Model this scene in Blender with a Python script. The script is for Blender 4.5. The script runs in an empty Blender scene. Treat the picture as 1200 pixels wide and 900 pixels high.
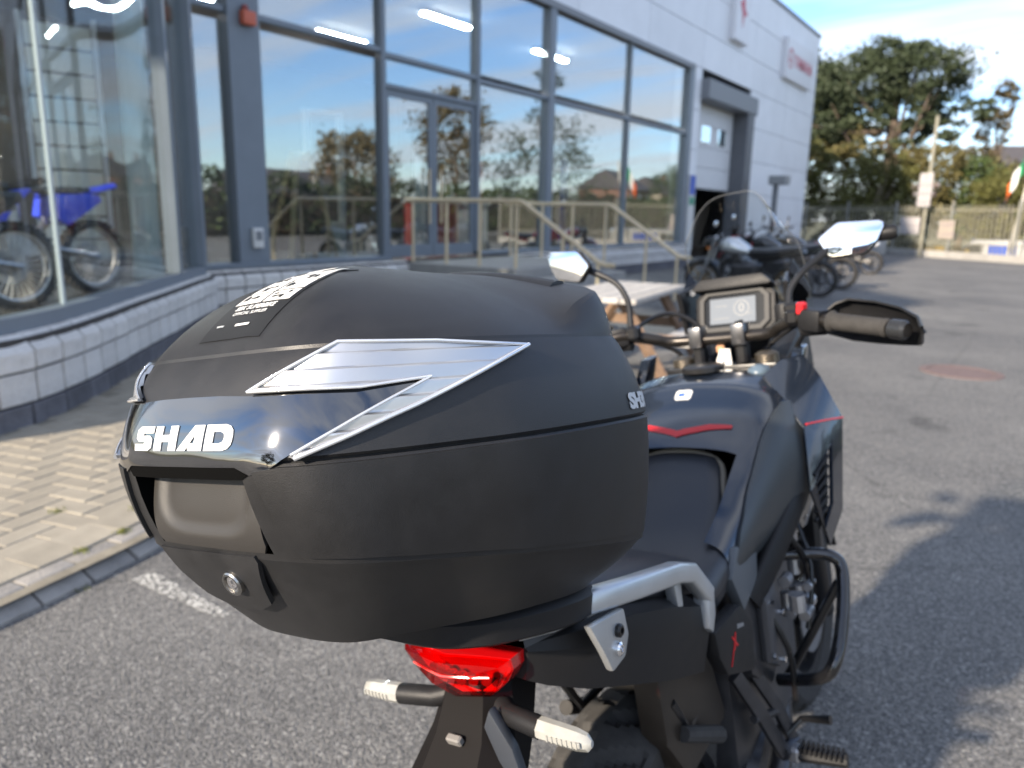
import bpy, bmesh, math, random
from math import radians, sin, cos, pi, hypot
from mathutils import Vector, Matrix, noise
random.seed(7)
scene = bpy.context.scene
col = scene.collection

# ------------------------------------------------------------------ camera
HEAD, PITCH, ROLL = radians(34), radians(12.6), radians(1.2)
cam_data = bpy.data.cameras.new('camera'); cam = bpy.data.objects.new('camera', cam_data); col.objects.link(cam)
scene.camera = cam
cam_data.sensor_width = 36.0; cam_data.lens = 27.0; cam_data.clip_start = 0.02; cam_data.clip_end = 1500
Fv = Vector((-sin(HEAD)*cos(PITCH), cos(HEAD)*cos(PITCH), -sin(PITCH)))
Rv = Vector((cos(HEAD), sin(HEAD), 0)); Uv = Rv.cross(Fv)
R2 = cos(ROLL)*Rv + sin(ROLL)*Uv; U2 = -sin(ROLL)*Rv + cos(ROLL)*Uv
cam.matrix_world = Matrix(((R2.x, U2.x, -Fv.x, .36), (R2.y, U2.y, -Fv.y, -1.06), (R2.z, U2.z, -Fv.z, 1.42), (0, 0, 0, 1)))
cam_data.dof.use_dof = True; cam_data.dof.focus_distance = 0.66; cam_data.dof.aperture_fstop = 6.0

# ------------------------------------------------------------------ sky, sun, exposure
SUN_EL, SUN_AZ = radians(24), radians(14)          # low sun behind the camera, a little to the left
sun_dir = Vector((-sin(SUN_AZ)*cos(SUN_EL), -cos(SUN_AZ)*cos(SUN_EL), sin(SUN_EL)))
world = bpy.data.worlds.new('World'); scene.world = world; world.use_nodes = True
nt = world.node_tree; nt.nodes.clear()
def wn(t, **k):
    n = nt.nodes.new(t)
    for a, b in k.items(): setattr(n, a, b)
    return n
sky = wn('ShaderNodeTexSky', sky_type='NISHITA', sun_disc=False, sun_elevation=SUN_EL, sun_rotation=pi+SUN_AZ, altitude=30, air_density=1.0, dust_density=.5, ozone_density=2.2)
tc = wn('ShaderNodeTexCoord'); sep = wn('ShaderNodeSeparateXYZ'); nt.links.new(tc.outputs['Generated'], sep.inputs[0])
zc = wn('ShaderNodeMath', operation='MAXIMUM'); nt.links.new(sep.outputs['Z'], zc.inputs[0]); zc.inputs[1].default_value = 0.0
za = wn('ShaderNodeMath', operation='ADD'); nt.links.new(zc.outputs[0], za.inputs[0]); za.inputs[1].default_value = 0.16
dx = wn('ShaderNodeMath', operation='DIVIDE'); dy = wn('ShaderNodeMath', operation='DIVIDE')
nt.links.new(sep.outputs['X'], dx.inputs[0]); nt.links.new(za.outputs[0], dx.inputs[1])
nt.links.new(sep.outputs['Y'], dy.inputs[0]); nt.links.new(za.outputs[0], dy.inputs[1])
cmb = wn('ShaderNodeCombineXYZ'); nt.links.new(dx.outputs[0], cmb.inputs[0]); nt.links.new(dy.outputs[0], cmb.inputs[1])
mp = wn('ShaderNodeMapping'); nt.links.new(cmb.outputs[0], mp.inputs[0]); mp.inputs['Rotation'].default_value = (0, 0, .55); mp.inputs['Scale'].default_value = (.5, 2.1, 1); mp.inputs['Location'].default_value = (3.1, 1.7, 0)
ns = wn('ShaderNodeTexNoise'); nt.links.new(mp.outputs[0], ns.inputs['Vector']); ns.inputs['Scale'].default_value = 1.0; ns.inputs['Detail'].default_value = 7; ns.inputs['Roughness'].default_value = .58; ns.inputs['Distortion'].default_value = .5
cr = wn('ShaderNodeValToRGB'); nt.links.new(ns.outputs['Fac'], cr.inputs[0]); cr.color_ramp.elements[0].position = .40; cr.color_ramp.elements[1].position = .62
cr.color_ramp.elements[1].color = (.85, .85, .85, 1)
mx = wn('ShaderNodeMixRGB'); nt.links.new(cr.outputs[0], mx.inputs[0]); tn = wn('ShaderNodeMixRGB', blend_type='MULTIPLY'); tn.inputs[0].default_value = 1; tn.inputs[2].default_value = (.80, .90, 1.08, 1); nt.links.new(sky.outputs[0], tn.inputs[1]); nt.links.new(tn.outputs[0], mx.inputs[1]); mx.inputs[2].default_value = (5.0, 5.2, 5.6, 1)
bg = wn('ShaderNodeBackground'); nt.links.new(mx.outputs[0], bg.inputs[0]); bg.inputs[1].default_value = 0.118
wo = wn('ShaderNodeOutputWorld'); nt.links.new(bg.outputs[0], wo.inputs[0])
sl = bpy.data.lights.new('sun', 'SUN'); sl.energy = 4.4; sl.angle = radians(1.6); sl.color = (1, .86, .69)
sun = bpy.data.objects.new('sun', sl); col.objects.link(sun); sun.rotation_euler = (-sun_dir).to_track_quat('-Z', 'Y').to_euler(); sun.location = (0, -20, 20)
scene.view_settings.view_transform = 'Standard'; scene.view_settings.look = 'None'; scene.view_settings.exposure = 1.22; scene.view_settings.gamma = 1
scene.view_settings.use_curve_mapping = False
scene.render.engine = 'CYCLES'; scene.cycles.max_bounces = 8; scene.cycles.transparent_max_bounces = 16
scene.cycles.caustics_reflective = False; scene.cycles.caustics_refractive = False

# ------------------------------------------------------------------ materials
MATS = {}
def mat(name, rgb, rough=.5, metal=0., var=0., vscale=8., bump=0., bscale=60., coat=0., spec=.5, alpha=1., emit=None, trans=0., ior=1.45, aniso=0.):
    if name in MATS: return MATS[name]
    m = bpy.data.materials.new(name); m.use_nodes = True; t = m.node_tree; p = t.nodes['Principled BSDF']
    p.inputs['Base Color'].default_value = (*rgb, 1); p.inputs['Roughness'].default_value = rough; p.inputs['Metallic'].default_value = metal
    p.inputs['Coat Weight'].default_value = coat; p.inputs['Coat Roughness'].default_value = .06; p.inputs['Specular IOR Level'].default_value = spec
    p.inputs['Alpha'].default_value = alpha; p.inputs['Transmission Weight'].default_value = trans; p.inputs['IOR'].default_value = ior
    if emit: p.inputs['Emission Color'].default_value = (*emit[0], 1); p.inputs['Emission Strength'].default_value = emit[1]
    co = t.nodes.new('ShaderNodeTexCoord')
    if var:
        n = t.nodes.new('ShaderNodeTexNoise'); n.inputs['Scale'].default_value = vscale; n.inputs['Detail'].default_value = 6; n.inputs['Roughness'].default_value = .65
        t.links.new(co.outputs['Object'], n.inputs['Vector'])
        r = t.nodes.new('ShaderNodeValToRGB'); t.links.new(n.outputs['Fac'], r.inputs[0])
        r.color_ramp.elements[0].position = .3; r.color_ramp.elements[1].position = .72
        r.color_ramp.elements[0].color = (*[c*(1-var) for c in rgb], 1); r.color_ramp.elements[1].color = (*[min(1, c*(1+var)) for c in rgb], 1)
        oi = t.nodes.new('ShaderNodeObjectInfo'); hv = t.nodes.new('ShaderNodeHueSaturation'); mr = t.nodes.new('ShaderNodeMapRange')
        mr.inputs['To Min'].default_value = 1-var*.6; mr.inputs['To Max'].default_value = 1+var*.6
        t.links.new(oi.outputs['Random'], mr.inputs['Value']); t.links.new(mr.outputs[0], hv.inputs['Value']); t.links.new(r.outputs[0], hv.inputs['Color'])
        t.links.new(hv.outputs[0], p.inputs['Base Color'])
        q = t.nodes.new('ShaderNodeMapRange'); q.inputs['To Min'].default_value = max(0, rough-.08); q.inputs['To Max'].default_value = min(1, rough+.1); t.links.new(n.outputs['Fac'], q.inputs['Value']); t.links.new(q.outputs[0], p.inputs['Roughness'])
    if bump:
        b = t.nodes.new('ShaderNodeTexNoise'); b.inputs['Scale'].default_value = bscale; b.inputs['Detail'].default_value = 4; t.links.new(co.outputs['Object'], b.inputs['Vector'])
        k = t.nodes.new('ShaderNodeBump'); k.inputs['Strength'].default_value = bump; k.inputs['Distance'].default_value = 1.2/bscale; t.links.new(b.outputs['Fac'], k.inputs['Height']); t.links.new(k.outputs[0], p.inputs['Normal'])
    MATS[name] = m; return m

def glass_mat(name, tint=(.9, .96, .97), r0=.06, rough=0., wave=0.):
    """thin pane: clear in the middle, mirror-like towards grazing angles (Schlick)"""
    m = bpy.data.materials.new(name); m.use_nodes = True; t = m.node_tree; t.nodes.clear(); N = t.nodes.new; K = t.links.new
    o = N('ShaderNodeOutputMaterial'); mix = N('ShaderNodeMixShader'); tr = N('ShaderNodeBsdfTransparent'); gl = N('ShaderNodeBsdfGlossy'); geo = N('ShaderNodeNewGeometry')
    tr.inputs[0].default_value = (*tint, 1); gl.inputs['Roughness'].default_value = rough
    dot = N('ShaderNodeVectorMath'); dot.operation = 'DOT_PRODUCT'; K(geo.outputs['Incoming'], dot.inputs[0]); K(geo.outputs['Normal'], dot.inputs[1])
    def mth(op, a, b=None):
        n = N('ShaderNodeMath'); n.operation = op
        for i, q in enumerate((a, b)):
            if q is None: continue
            if isinstance(q, (int, float)): n.inputs[i].default_value = q
            else: K(q, n.inputs[i])
        return n.outputs[0]
    f = mth('ADD', mth('MULTIPLY', mth('POWER', mth('SUBTRACT', 1, mth('ABSOLUTE', dot.outputs['Value'])), 5), 1-r0), r0)
    if wave:
        co = N('ShaderNodeTexCoord'); n = N('ShaderNodeTexNoise'); n.inputs['Scale'].default_value = .8; n.inputs['Detail'].default_value = 1
        K(co.outputs['Object'], n.inputs['Vector']); b = N('ShaderNodeBump'); b.inputs['Strength'].default_value = wave; b.inputs['Distance'].default_value = .02
        K(n.outputs['Fac'], b.inputs['Height']); K(b.outputs[0], gl.inputs['Normal'])
    K(f, mix.inputs[0]); K(tr.outputs[0], mix.inputs[1]); K(gl.outputs[0], mix.inputs[2]); K(mix.outputs[0], o.inputs[0])
    MATS[name] = m; return m

# ------------------------------------------------------------------ mesh helpers
class B:
    """collects shapes in one bmesh; obj() links them as one mesh object"""
    def __init__(s): s.bm = bmesh.new()
    def add(s, verts, faces):
        v = [s.bm.verts.new(p) for p in verts]
        for f in faces:
            try: s.bm.faces.new([v[i] for i in f])
            except ValueError: pass
        return v
    def box(s, c, d, rot=None, bev=0., seg=1):
        b = bmesh.new(); bmesh.ops.create_cube(b, size=1); bmesh.ops.scale(b, vec=d, verts=b.verts)
        if bev: bmesh.ops.bevel(b, geom=b.edges[:], offset=bev, segments=seg, affect='EDGES', profile=.6)
        M = Matrix.Translation(c)
        if rot: M = M @ (rot if isinstance(rot, Matrix) else Matrix.Rotation(rot[2], 4, 'Z') @ Matrix.Rotation(rot[1], 4, 'Y') @ Matrix.Rotation(rot[0], 4, 'X'))
        b.transform(M); s.merge(b); return s
    def merge(s, b):
        me = bpy.data.meshes.new('t'); b.to_mesh(me); b.free(); s.bm.from_mesh(me); bpy.data.meshes.remove(me)
    def prism(s, poly, y0, y1, axes='xzy', bev=0., seg=2):
        """polygon in the plane of the first two axes, from y0 to y1 along the third"""
        ix = ['xyz'.index(a) for a in axes]
        def P(p, d):
            o = [0, 0, 0]; o[ix[0]] = p[0]; o[ix[1]] = p[1]; o[ix[2]] = d; return o
        b = bmesh.new(); n = len(poly)
        A = [b.verts.new(P(p, y0)) for p in poly]; C = [b.verts.new(P(p, y1)) for p in poly]
        b.faces.new(A); b.faces.new(C[::-1])
        for i in range(n): b.faces.new((A[i], C[i], C[(i+1) % n], A[(i+1) % n]))
        bmesh.ops.recalc_face_normals(b, faces=b.faces[:])
        if bev: bmesh.ops.bevel(b, geom=b.edges[:], offset=bev, segments=seg, affect='EDGES', profile=.6)
        s.merge(b); return s
    def loft(s, rings, cap=True, closed=True):
        n = len(rings[0]); v = [[s.bm.verts.new(p) for p in r] for r in rings]; b = s.bm
        for i in range(len(v)-1):
            for j in range(n if closed else n-1):
                k = (j+1) % n
                try: b.faces.new((v[i][j], v[i][k], v[i+1][k], v[i+1][j]))
                except ValueError: pass
        if cap and closed:
            b.faces.new(v[0][::-1]); b.faces.new(v[-1])
        return s
    def tube(s, pts, r, seg=10, smooth=0, flat=None):
        P = [Vector(p) for p in pts]
        rad = list(r) if isinstance(r, (list, tuple)) else [r]*len(P)
        if smooth:
            Q = []; RR = []
            n = len(P)
            for i in range(n-1):
                a, b_, c, d = P[max(i-1, 0)], P[i], P[i+1], P[min(i+2, n-1)]
                for k in range(smooth):
                    t = k/smooth
                    Q.append(.5*(2*b_ + (c-a)*t + (2*a-5*b_+4*c-d)*t*t + (-a+3*b_-3*c+d)*t**3)); RR.append(rad[i]*(1-t)+rad[i+1]*t)
            Q.append(P[-1]); RR.append(rad[-1]); P, rad = Q, RR
        rings = []; up = None
        for i, p in enumerate(P):
            d = (P[min(i+1, len(P)-1)] - P[max(i-1, 0)]).normalized()
            if up is None:
                up = Vector((0, 0, 1)) if abs(d.z) < .9 else Vector((1, 0, 0))
            a = d.cross(up).normalized(); up = a.cross(d).normalized()
            fx, fy = flat if flat else (1, 1)
            if flat: rings.append([p + rad[i]*(fx*_sq(cos(2*pi*k/seg))*a + fy*_sq(sin(2*pi*k/seg))*up) for k in range(seg)])
            else: rings.append([p + rad[i]*(cos(2*pi*k/seg)*a + sin(2*pi*k/seg)*up) for k in range(seg)])
        return s.loft(rings)
    def lathe(s, prof, c=(0, 0, 0), axis='x', seg=40, closed=False):
        """prof: (radius, along-axis) pairs"""
        c = Vector(c); rings = []
        for k in range(seg):
            a = 2*pi*k/seg; r_ = []
            for (r, h) in prof:
                if axis == 'x': p = (h, r*cos(a), r*sin(a))
                elif axis == 'y': p = (r*sin(a), h, r*cos(a))
                else: p = (r*cos(a), r*sin(a), h)
                r_.append(c + Vector(p))
            rings.append(r_)
        v = [[s.bm.verts.new(p) for p in r] for r in rings]; n = len(prof)
        for i in range(seg):
            w, x = v[i], v[(i+1) % seg]
            for j in range(n if closed else n-1):
                k = (j+1) % n
                try: s.bm.faces.new((w[j], w[k], x[k], x[j]))
                except ValueError: pass
        if not closed:
            if prof[0][0] > 1e-6: s.bm.faces.new([v[i][0] for i in range(seg)])
            if prof[-1][0] > 1e-6: s.bm.faces.new([v[i][-1] for i in range(seg)][::-1])
        bmesh.ops.remove_doubles(s.bm, verts=s.bm.verts, dist=1e-6)
        return s
    def cyl(s, c, r, h, axis='z', seg=16, bev=0.):
        e = bev
        pr = [(r-e, -h/2), (r, -h/2+e), (r, h/2-e), (r-e, h/2)] if e else [(r, -h/2), (r, h/2)]
        return s.lathe(pr, c, axis, seg)
    def ball(s, c, d, seg=14):
        b = bmesh.new(); bmesh.ops.create_uvsphere(b, u_segments=seg, v_segments=max(6, seg//2+2), radius=.5)
        bmesh.ops.scale(b, vec=d, verts=b.verts); bmesh.ops.translate(b, vec=c, verts=b.verts); s.merge(b); return s
    def solid(s, t):
        bmesh.ops.recalc_face_normals(s.bm, faces=s.bm.faces[:]); bmesh.ops.solidify(s.bm, geom=s.bm.faces[:], thickness=t); return s
    def mesh(s, name, ang=35, norm=True):
        if norm: bmesh.ops.recalc_face_normals(s.bm, faces=s.bm.faces[:])
        me = bpy.data.meshes.new(name); s.bm.to_mesh(me); s.bm.free()
        me.polygons.foreach_set('use_smooth', [True]*len(me.polygons)); me.set_sharp_from_angle(angle=radians(ang))
        return me
    def obj(s, name, m, parent=None, ang=35, norm=True, **props):
        return link(name, s.mesh(name, ang, norm), m, parent, **props)
def _sq(c): return math.copysign(abs(c)**.45, c)
def link(name, me, m, parent=None, loc=None, rotz=None, **props):
    o = bpy.data.objects.new(name, me); col.objects.link(o)
    if me is not None and m is not None and not me.materials: me.materials.append(m)
    if parent: o.parent = parent
    if loc is not None: o.location = loc
    if rotz is not None: o.rotation_euler = (0, 0, rotz)
    for k, v in props.items(): o[k] = v
    return o
def thing(name, label, cat, loc=(0, 0, 0), rot=(0, 0, 0), group=None):
    o = bpy.data.objects.new(name, None); col.objects.link(o); o.location = loc; o.rotation_euler = rot; o.empty_display_size = .1
    o['label'] = label; o['category'] = cat
    if group: o['group'] = group
    return o
def struct(name, b, m, **k): return b.obj(name, m, None, kind='structure', **k)
def text_mesh(body, size, bold=0., spacing=1., shear=0., extrude=0.):
    c = bpy.data.curves.new('lettering', 'FONT'); c.body = body; c.size = size; c.offset = bold; c.space_character = spacing; c.shear = shear; c.extrude = extrude; c.align_x = 'CENTER'; c.align_y = 'CENTER'; c.resolution_u = 3
    o = bpy.data.objects.new('lettering', c); col.objects.link(o); dg = bpy.context.evaluated_depsgraph_get(); me = bpy.data.meshes.new_from_object(o.evaluated_get(dg))
    bpy.data.objects.remove(o); bpy.data.curves.remove(c); me.materials.clear(); return me
def lettering(body, size, m, parent, matrix, name='lettering', **k):
    me = text_mesh(body, size, **k); me.transform(matrix); return link(name, me, m, parent)
def frame_mat(o, xdir, ydir):
    x = Vector(xdir).normalized(); y = Vector(ydir).normalized(); z = x.cross(y)
    return Matrix(((x.x, y.x, z.x, o[0]), (x.y, y.y, z.y, o[1]), (x.z, y.z, z.z, o[2]), (0, 0, 0, 1)))

# ================================================================== materials used all over
BLK = mat('satin black plastic', (.011, .011, .012), .46, spec=.35, bump=.25, bscale=900, var=.1, vscale=30)
CASEM = mat('grained case plastic', (.0105, .0105, .0112), .47, spec=.65, bump=.2, bscale=1000, var=.3, vscale=26)
GLOSS = mat('gloss black panel', (.004, .004, .005), .03, coat=1., spec=1.); GLOSS.node_tree.nodes['Principled BSDF'].inputs['Coat IOR'].default_value = 2.0
MBLK = mat('black painted metal', (.012, .012, .013), .3, var=.1)
RUB = mat('tyre rubber', (.045, .043, .041), .85, spec=.3, var=.25, vscale=40)
DARK = mat('dark engine casting', (.075, .075, .08), .34, metal=.7, var=.2, vscale=20)
SILV = mat('silver painted alloy', (.55, .57, .58), .36, metal=.75, var=.06, vscale=12)
CHR = mat('chrome', (.82, .83, .85), .1, metal=1.)
ALU = mat('cast aluminium', (.45, .45, .46), .38, metal=.9, var=.15, vscale=25)
WHT = mat('white print', (.66, .66, .64), .5)
RED = mat('red paint', (.5, .012, .015), .3, coat=.4)
MIRR = mat('mirror glass', (.9, .91, .92), .015, metal=1.)
LENS = mat('clear lens plastic', (.32, .32, .30), .14, metal=0, coat=.8, var=.1, vscale=60)
TANKM = mat('dark blue black paint', (.012, .017, .027), .22, coat=1., spec=.7, var=.08)
TANKS = mat('matt anthracite panel', (.036, .041, .044), .36, spec=.7, bump=.15, bscale=900)
SEATM = mat('seat vinyl', (.022, .023, .027), .40, spec=.75, bump=.2, bscale=700, var=.1)
PAVE = mat('buff concrete paver', (.31, .28, .225), .88, var=.13, vscale=9, bump=.4, bscale=120)
KERB = mat('grey concrete kerb', (.27, .255, .235), .85, var=.2, vscale=7, bump=.4, bscale=90)
STONE = mat('pale split faced block', (.66, .64, .61), .9, var=.12, vscale=11, bump=.7, bscale=60)
PLINTH = mat('dark plinth block', (.13, .13, .145), .85, var=.3, vscale=9, bump=.7, bscale=60)
MORT = mat('mortar', (.055, .052, .05), .95, var=.2)
FRAME = mat('blue grey window frame', (.18, .21, .245), .4, var=.06, vscale=3)
CLAD = mat('white cladding', (.80, .82, .85), .42, var=.06, vscale=1.1)
CLADG = mat('grey trim', (.20, .21, .225), .45, var=.08)
STEEL = mat('stainless rail', (.66, .54, .36), .4, metal=.2, var=.08)
CONC = mat('concrete', (.33, .32, .30), .85, var=.15, vscale=3, bump=.3, bscale=40)
GLASS = glass_mat('showroom glass', (.84, .91, .93), .32, wave=.08)
CURVG = glass_mat('curved showroom glass', (.95, .98, .98), .075, wave=.03)
SCREENG = glass_mat('clear windscreen', (.96, .97, .965), .025)
SMOKE = glass_mat('smoked plastic', (.14, .14, .15), .05)

# ================================================================== ground
def asphalt_material():
    m = bpy.data.materials.new('asphalt'); m.use_nodes = True; t = m.node_tree; N = t.nodes.new; K = t.links.new; p = t.nodes['Principled BSDF']
    co = N('ShaderNodeTexCoord')
    v = N('ShaderNodeTexVoronoi'); v.inputs['Scale'].default_value = 150; K(co.outputs['Object'], v.inputs['Vector'])
    n = N('ShaderNodeTexNoise'); n.inputs['Scale'].default_value = .55; n.inputs['Detail'].default_value = 8; n.inputs['Roughness'].default_value = .6; K(co.outputs['Object'], n.inputs['Vector'])
    n2 = N('ShaderNodeTexNoise'); n2.inputs['Scale'].default_value = 45; n2.inputs['Detail'].default_value = 5; K(co.outputs['Object'], n2.inputs['Vector'])
    r = N('ShaderNodeValToRGB'); K(v.outputs['Color'], r.inputs[0]); r.color_ramp.elements[0].color = (.072, .073, .075, 1); r.color_ramp.elements[1].color = (.235, .232, .224, 1); r.color_ramp.elements[1].position = .95; r.color_ramp.elements[0].position = .15
    r2 = N('ShaderNodeValToRGB'); K(n.outputs['Fac'], r2.inputs[0]); r2.color_ramp.elements[0].color = (.66, .66, .67, 1); r2.color_ramp.elements[1].color = (1.18, 1.16, 1.12, 1); r2.color_ramp.elements[0].position = .32; r2.color_ramp.elements[1].position = .68
    x = N('ShaderNodeMixRGB'); x.blend_type = 'MULTIPLY'; x.inputs[0].default_value = 1; K(r.outputs[0], x.inputs[1]); K(r2.outputs[0], x.inputs[2])
    x2 = N('ShaderNodeMixRGB'); x2.blend_type = 'OVERLAY'; x2.inputs[0].default_value = .45; K(x.outputs[0], x2.inputs[1]); K(n2.outputs['Fac'], x2.inputs[2])
    st = N('ShaderNodeTexNoise'); st.inputs['Scale'].default_value = 1.7; st.inputs['Detail'].default_value = 3; K(co.outputs['Object'], st.inputs['Vector'])   # oil stains
    sr = N('ShaderNodeValToRGB'); K(st.outputs['Fac'], sr.inputs[0]); sr.color_ramp.elements[0].position = .28; sr.color_ramp.elements[0].color = (.55, .55, .56, 1); sr.color_ramp.elements[1].position = .38; sr.color_ramp.elements[1].color = (1, 1, 1, 1)
    ck = N('ShaderNodeTexVoronoi'); ck.feature = 'DISTANCE_TO_EDGE'; ck.inputs['Scale'].default_value = .32; wv = N('ShaderNodeMixRGB'); wv.inputs[0].default_value = .12; K(co.outputs['Object'], wv.inputs[1]); K(n2.outputs['Color'], wv.inputs[2]); K(wv.outputs[0], ck.inputs['Vector'])
    cr_ = N('ShaderNodeValToRGB'); K(ck.outputs['Distance'], cr_.inputs[0]); cr_.color_ramp.elements[0].color = (.5, .5, .5, 1); cr_.color_ramp.elements[0].position = .0015; cr_.color_ramp.elements[1].position = .004
    x3 = N('ShaderNodeMixRGB'); x3.blend_type = 'MULTIPLY'; x3.inputs[0].default_value = 1; K(x2.outputs[0], x3.inputs[1]); K(sr.outputs[0], x3.inputs[2])
    x4 = N('ShaderNodeMixRGB'); x4.blend_type = 'MULTIPLY'; x4.inputs[0].default_value = .7; K(x3.outputs[0], x4.inputs[1]); K(cr_.outputs[0], x4.inputs[2])
    vf = N('ShaderNodeTexVoronoi'); vf.inputs['Scale'].default_value = 125; K(co.outputs['Object'], vf.inputs['Vector'])   # pale stone chips
    rf = N('ShaderNodeValToRGB'); K(vf.outputs['Color'], rf.inputs[0]); rf.color_ramp.elements[0].position = .80; rf.color_ramp.elements[1].position = .86
    x5 = N('ShaderNodeMixRGB'); K(rf.outputs[0], x5.inputs[0]); K(x4.outputs[0], x5.inputs[1]); x5.inputs[2].default_value = (.29, .285, .27, 1)
    K(x5.outputs[0], p.inputs['Base Color']); p.inputs['Roughness'].default_value = .88
    b = N('ShaderNodeBump'); b.inputs['Strength'].default_value = .8; b.inputs['Distance'].default_value = .006; K(v.outputs['Distance'], b.inputs['Height'])
    b2 = N('ShaderNodeBump'); b2.inputs['Strength'].default_value = .3; b2.inputs['Distance'].default_value = .01; K(n2.outputs['Fac'], b2.inputs['Height']); K(b.outputs[0], b2.inputs['Normal']); K(b2.outputs[0], p.inputs['Normal'])
    return m
def flat(name, poly, z, m, **k):
    b = B(); b.add([(x, y, z) for x, y in poly], [list(range(len(poly)))]); return struct(name, b, m, **k)
GRASSM = mat('rough ground', (.09, .085, .035), .95, var=.4, vscale=.6)
flat('ground', [(-700, -500), (700, -500), (700, 900), (-700, 900)], -.95, GRASSM)
yb = B(); yb.prism([(-40, -70), (70, -70), (70, 90), (12, 90), (12, 23.2), (4.0, 29.0), (-16.0, 43.5), (-40, 60.9)], -1.0, 0, 'xyz'); struct('yard_asphalt', yb, asphalt_material())
LINEM = None

# kerb line (road side edge of the paved strip) and bay wall face line
KL = [(-2.36, -3.2), (-2.37, -2.0), (-2.38, -1.0), (-2.40, -.3), (-2.47, .14), (-2.58, .61), (-2.80, 1.25), (-3.12, 2.1), (-3.45, 3.1), (-3.62, 4.2), (-3.66, 5.6), (-3.66, 7.2)]
BL = [(-8.0, -2.4), (-6.6, -2.0), (-5.6, -1.35), (-4.95, -.6), (-4.66, .1), (-4.60, .6), (-4.70, 1.05), (-4.98, 1.50), (-5.42, 2.02), (-6.02, 2.66), (-6.65, 3.36), (-7.25, 4.0), (-7.80, 4.62)]
def polyline(P, smooth=8):
    Q = []; P = [Vector((*p, 0)) for p in P]; n = len(P)
    for i in range(n-1):
        a, b, c, d = P[max(i-1, 0)], P[i], P[i+1], P[min(i+2, n-1)]
        for k in range(smooth):
            t = k/smooth; Q.append(.5*(2*b+(c-a)*t+(2*a-5*b+4*c-d)*t*t+(-a+3*b-3*c+d)*t**3))
    Q.append(P[-1]); return Q
def walk(Q, step):
    """points, unit tangents every step metres along a polyline"""
    out = []; d = 0; nxt = step/2
    for a, b in zip(Q, Q[1:]):
        l = (b-a).length
        while nxt <= d+l:
            t = (nxt-d)/l; out.append((a.lerp(b, t), (b-a).normalized())); nxt += step
        d += l
    return out
KQ = polyline(KL); BQ = polyline(BL)
PZ = .065
pts = [(p.x, p.y) for p in KQ] + [(-8.3, 7.2), (-8.3, 4.7)] + [(p.x-.12, p.y) for p in BQ[::-1]]
flat('pavement', pts, PZ-.005, mat('jointing sand', (.20, .18, .14), .95, var=.25, vscale=12))
pavement = bpy.data.objects['pavement']
# kerb stones: each its own block with a chamfered top edge
kb = B(); kb.prism([(-.075, -.11), (.085, -.11), (.085, .012), (.070, .020), (-.005, .064), (-.075, .066)], -.0975, .0975, 'xzy', bev=.006)
kme = kb.mesh('kerb_stone'); kme.materials.append(KERB)
for p, t in walk(KQ, .205):
    o = link('kerb_stone', kme, KERB, pavement, (p.x-.055, p.y, random.uniform(-.004, .003)), math.atan2(t.y, t.x)-pi/2+random.uniform(-.012, .012))
# soldier row and herringbone pavers
from mathutils.geometry import intersect_point_line
def dist_line(Q, x, y):
    """signed distance right of the line (positive = right hand side walking along it)"""
    best = 1e9; sg = 1; v = Vector((x, y, 0))
    for a, b in zip(Q, Q[1:]):
        q, t = intersect_point_line(v, a, b); t = max(0, min(1, t)); q = a.lerp(b, t); d = (v-q).length
        if d < best: best = d; c = (b-a).cross(v-a).z; sg = -1 if c > 0 else 1
    return best*sg
pb = B(); pb.box((0, 0, 0), (.233, .113, .05), bev=.004); pme = pb.mesh('paver'); pme.materials.append(PAVE)
sb = B(); sb.box((0, 0, 0), (.196, .196, .05), bev=.0045); sme = sb.mesh('edge_paver'); sme.materials.append(PAVE)
for p, t in walk(KQ, .2):
    n = Vector((-t.y, t.x, 0)); c = p + n*.236
    link('edge_paver', sme, PAVE, pavement, (c.x, c.y, PZ-.0215+random.uniform(-.001, .001)), math.atan2(t.y, t.x)+random.uniform(-.01, .01))
spots = []
U = .12; ang = radians(104)           # herringbone laid square to the kerb by the bay
ca, sa = cos(ang), sin(ang)
for i in range(-60, 70):
    for j in range(-60, 70):
        k = (i - j) % 4
        if k == 0: px, py, r = i*U+U, j*U+U/2, 0      # lying: cells (i,j),(i+1,j)
        elif k == 3: px, py, r = i*U+U/2, j*U+U, pi/2   # standing: cells (i,j),(i,j+1)
        else: continue
        x = -3.3 + px*ca - py*sa; y = 1.2 + px*sa + py*ca
        if not (-8.2 < x < -2.3 and -2.2 < y < 7.0): continue
        if dist_line(KQ, x, y) > -.30 or (y < 4.7 and dist_line(BQ, x, y) < .06): continue
        spots.append((x, y, ang+r))
spots.sort(key=lambda s: hypot(s[0]+3.3, s[1]-.7))
for x, y, r in spots[:300]:
    link('paver', pme, PAVE, pavement, (x, y, PZ-.025+random.uniform(-.0015, .0015)), r+random.uniform(-.006, .006))
b = B()
for x, y, r in spots[300:]:
    c, s = cos(r), sin(r); h, w = .1165, .0565; z = PZ+random.uniform(-.0015, .0015)
    q = [(x+c*a-s*d, y+s*a+c*d) for a, d in ((-h, -w), (h, -w), (h, w), (-h, w))]
    b.add([(*p, z) for p in q]+[(*p, z-.03) for p in q], [(0, 1, 2, 3), (0, 4, 5, 1), (1, 5, 6, 2), (2, 6, 7, 3), (3, 7, 4, 0)])
b.obj('distant_pavers', PAVE, pavement, kind='stuff')
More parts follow.
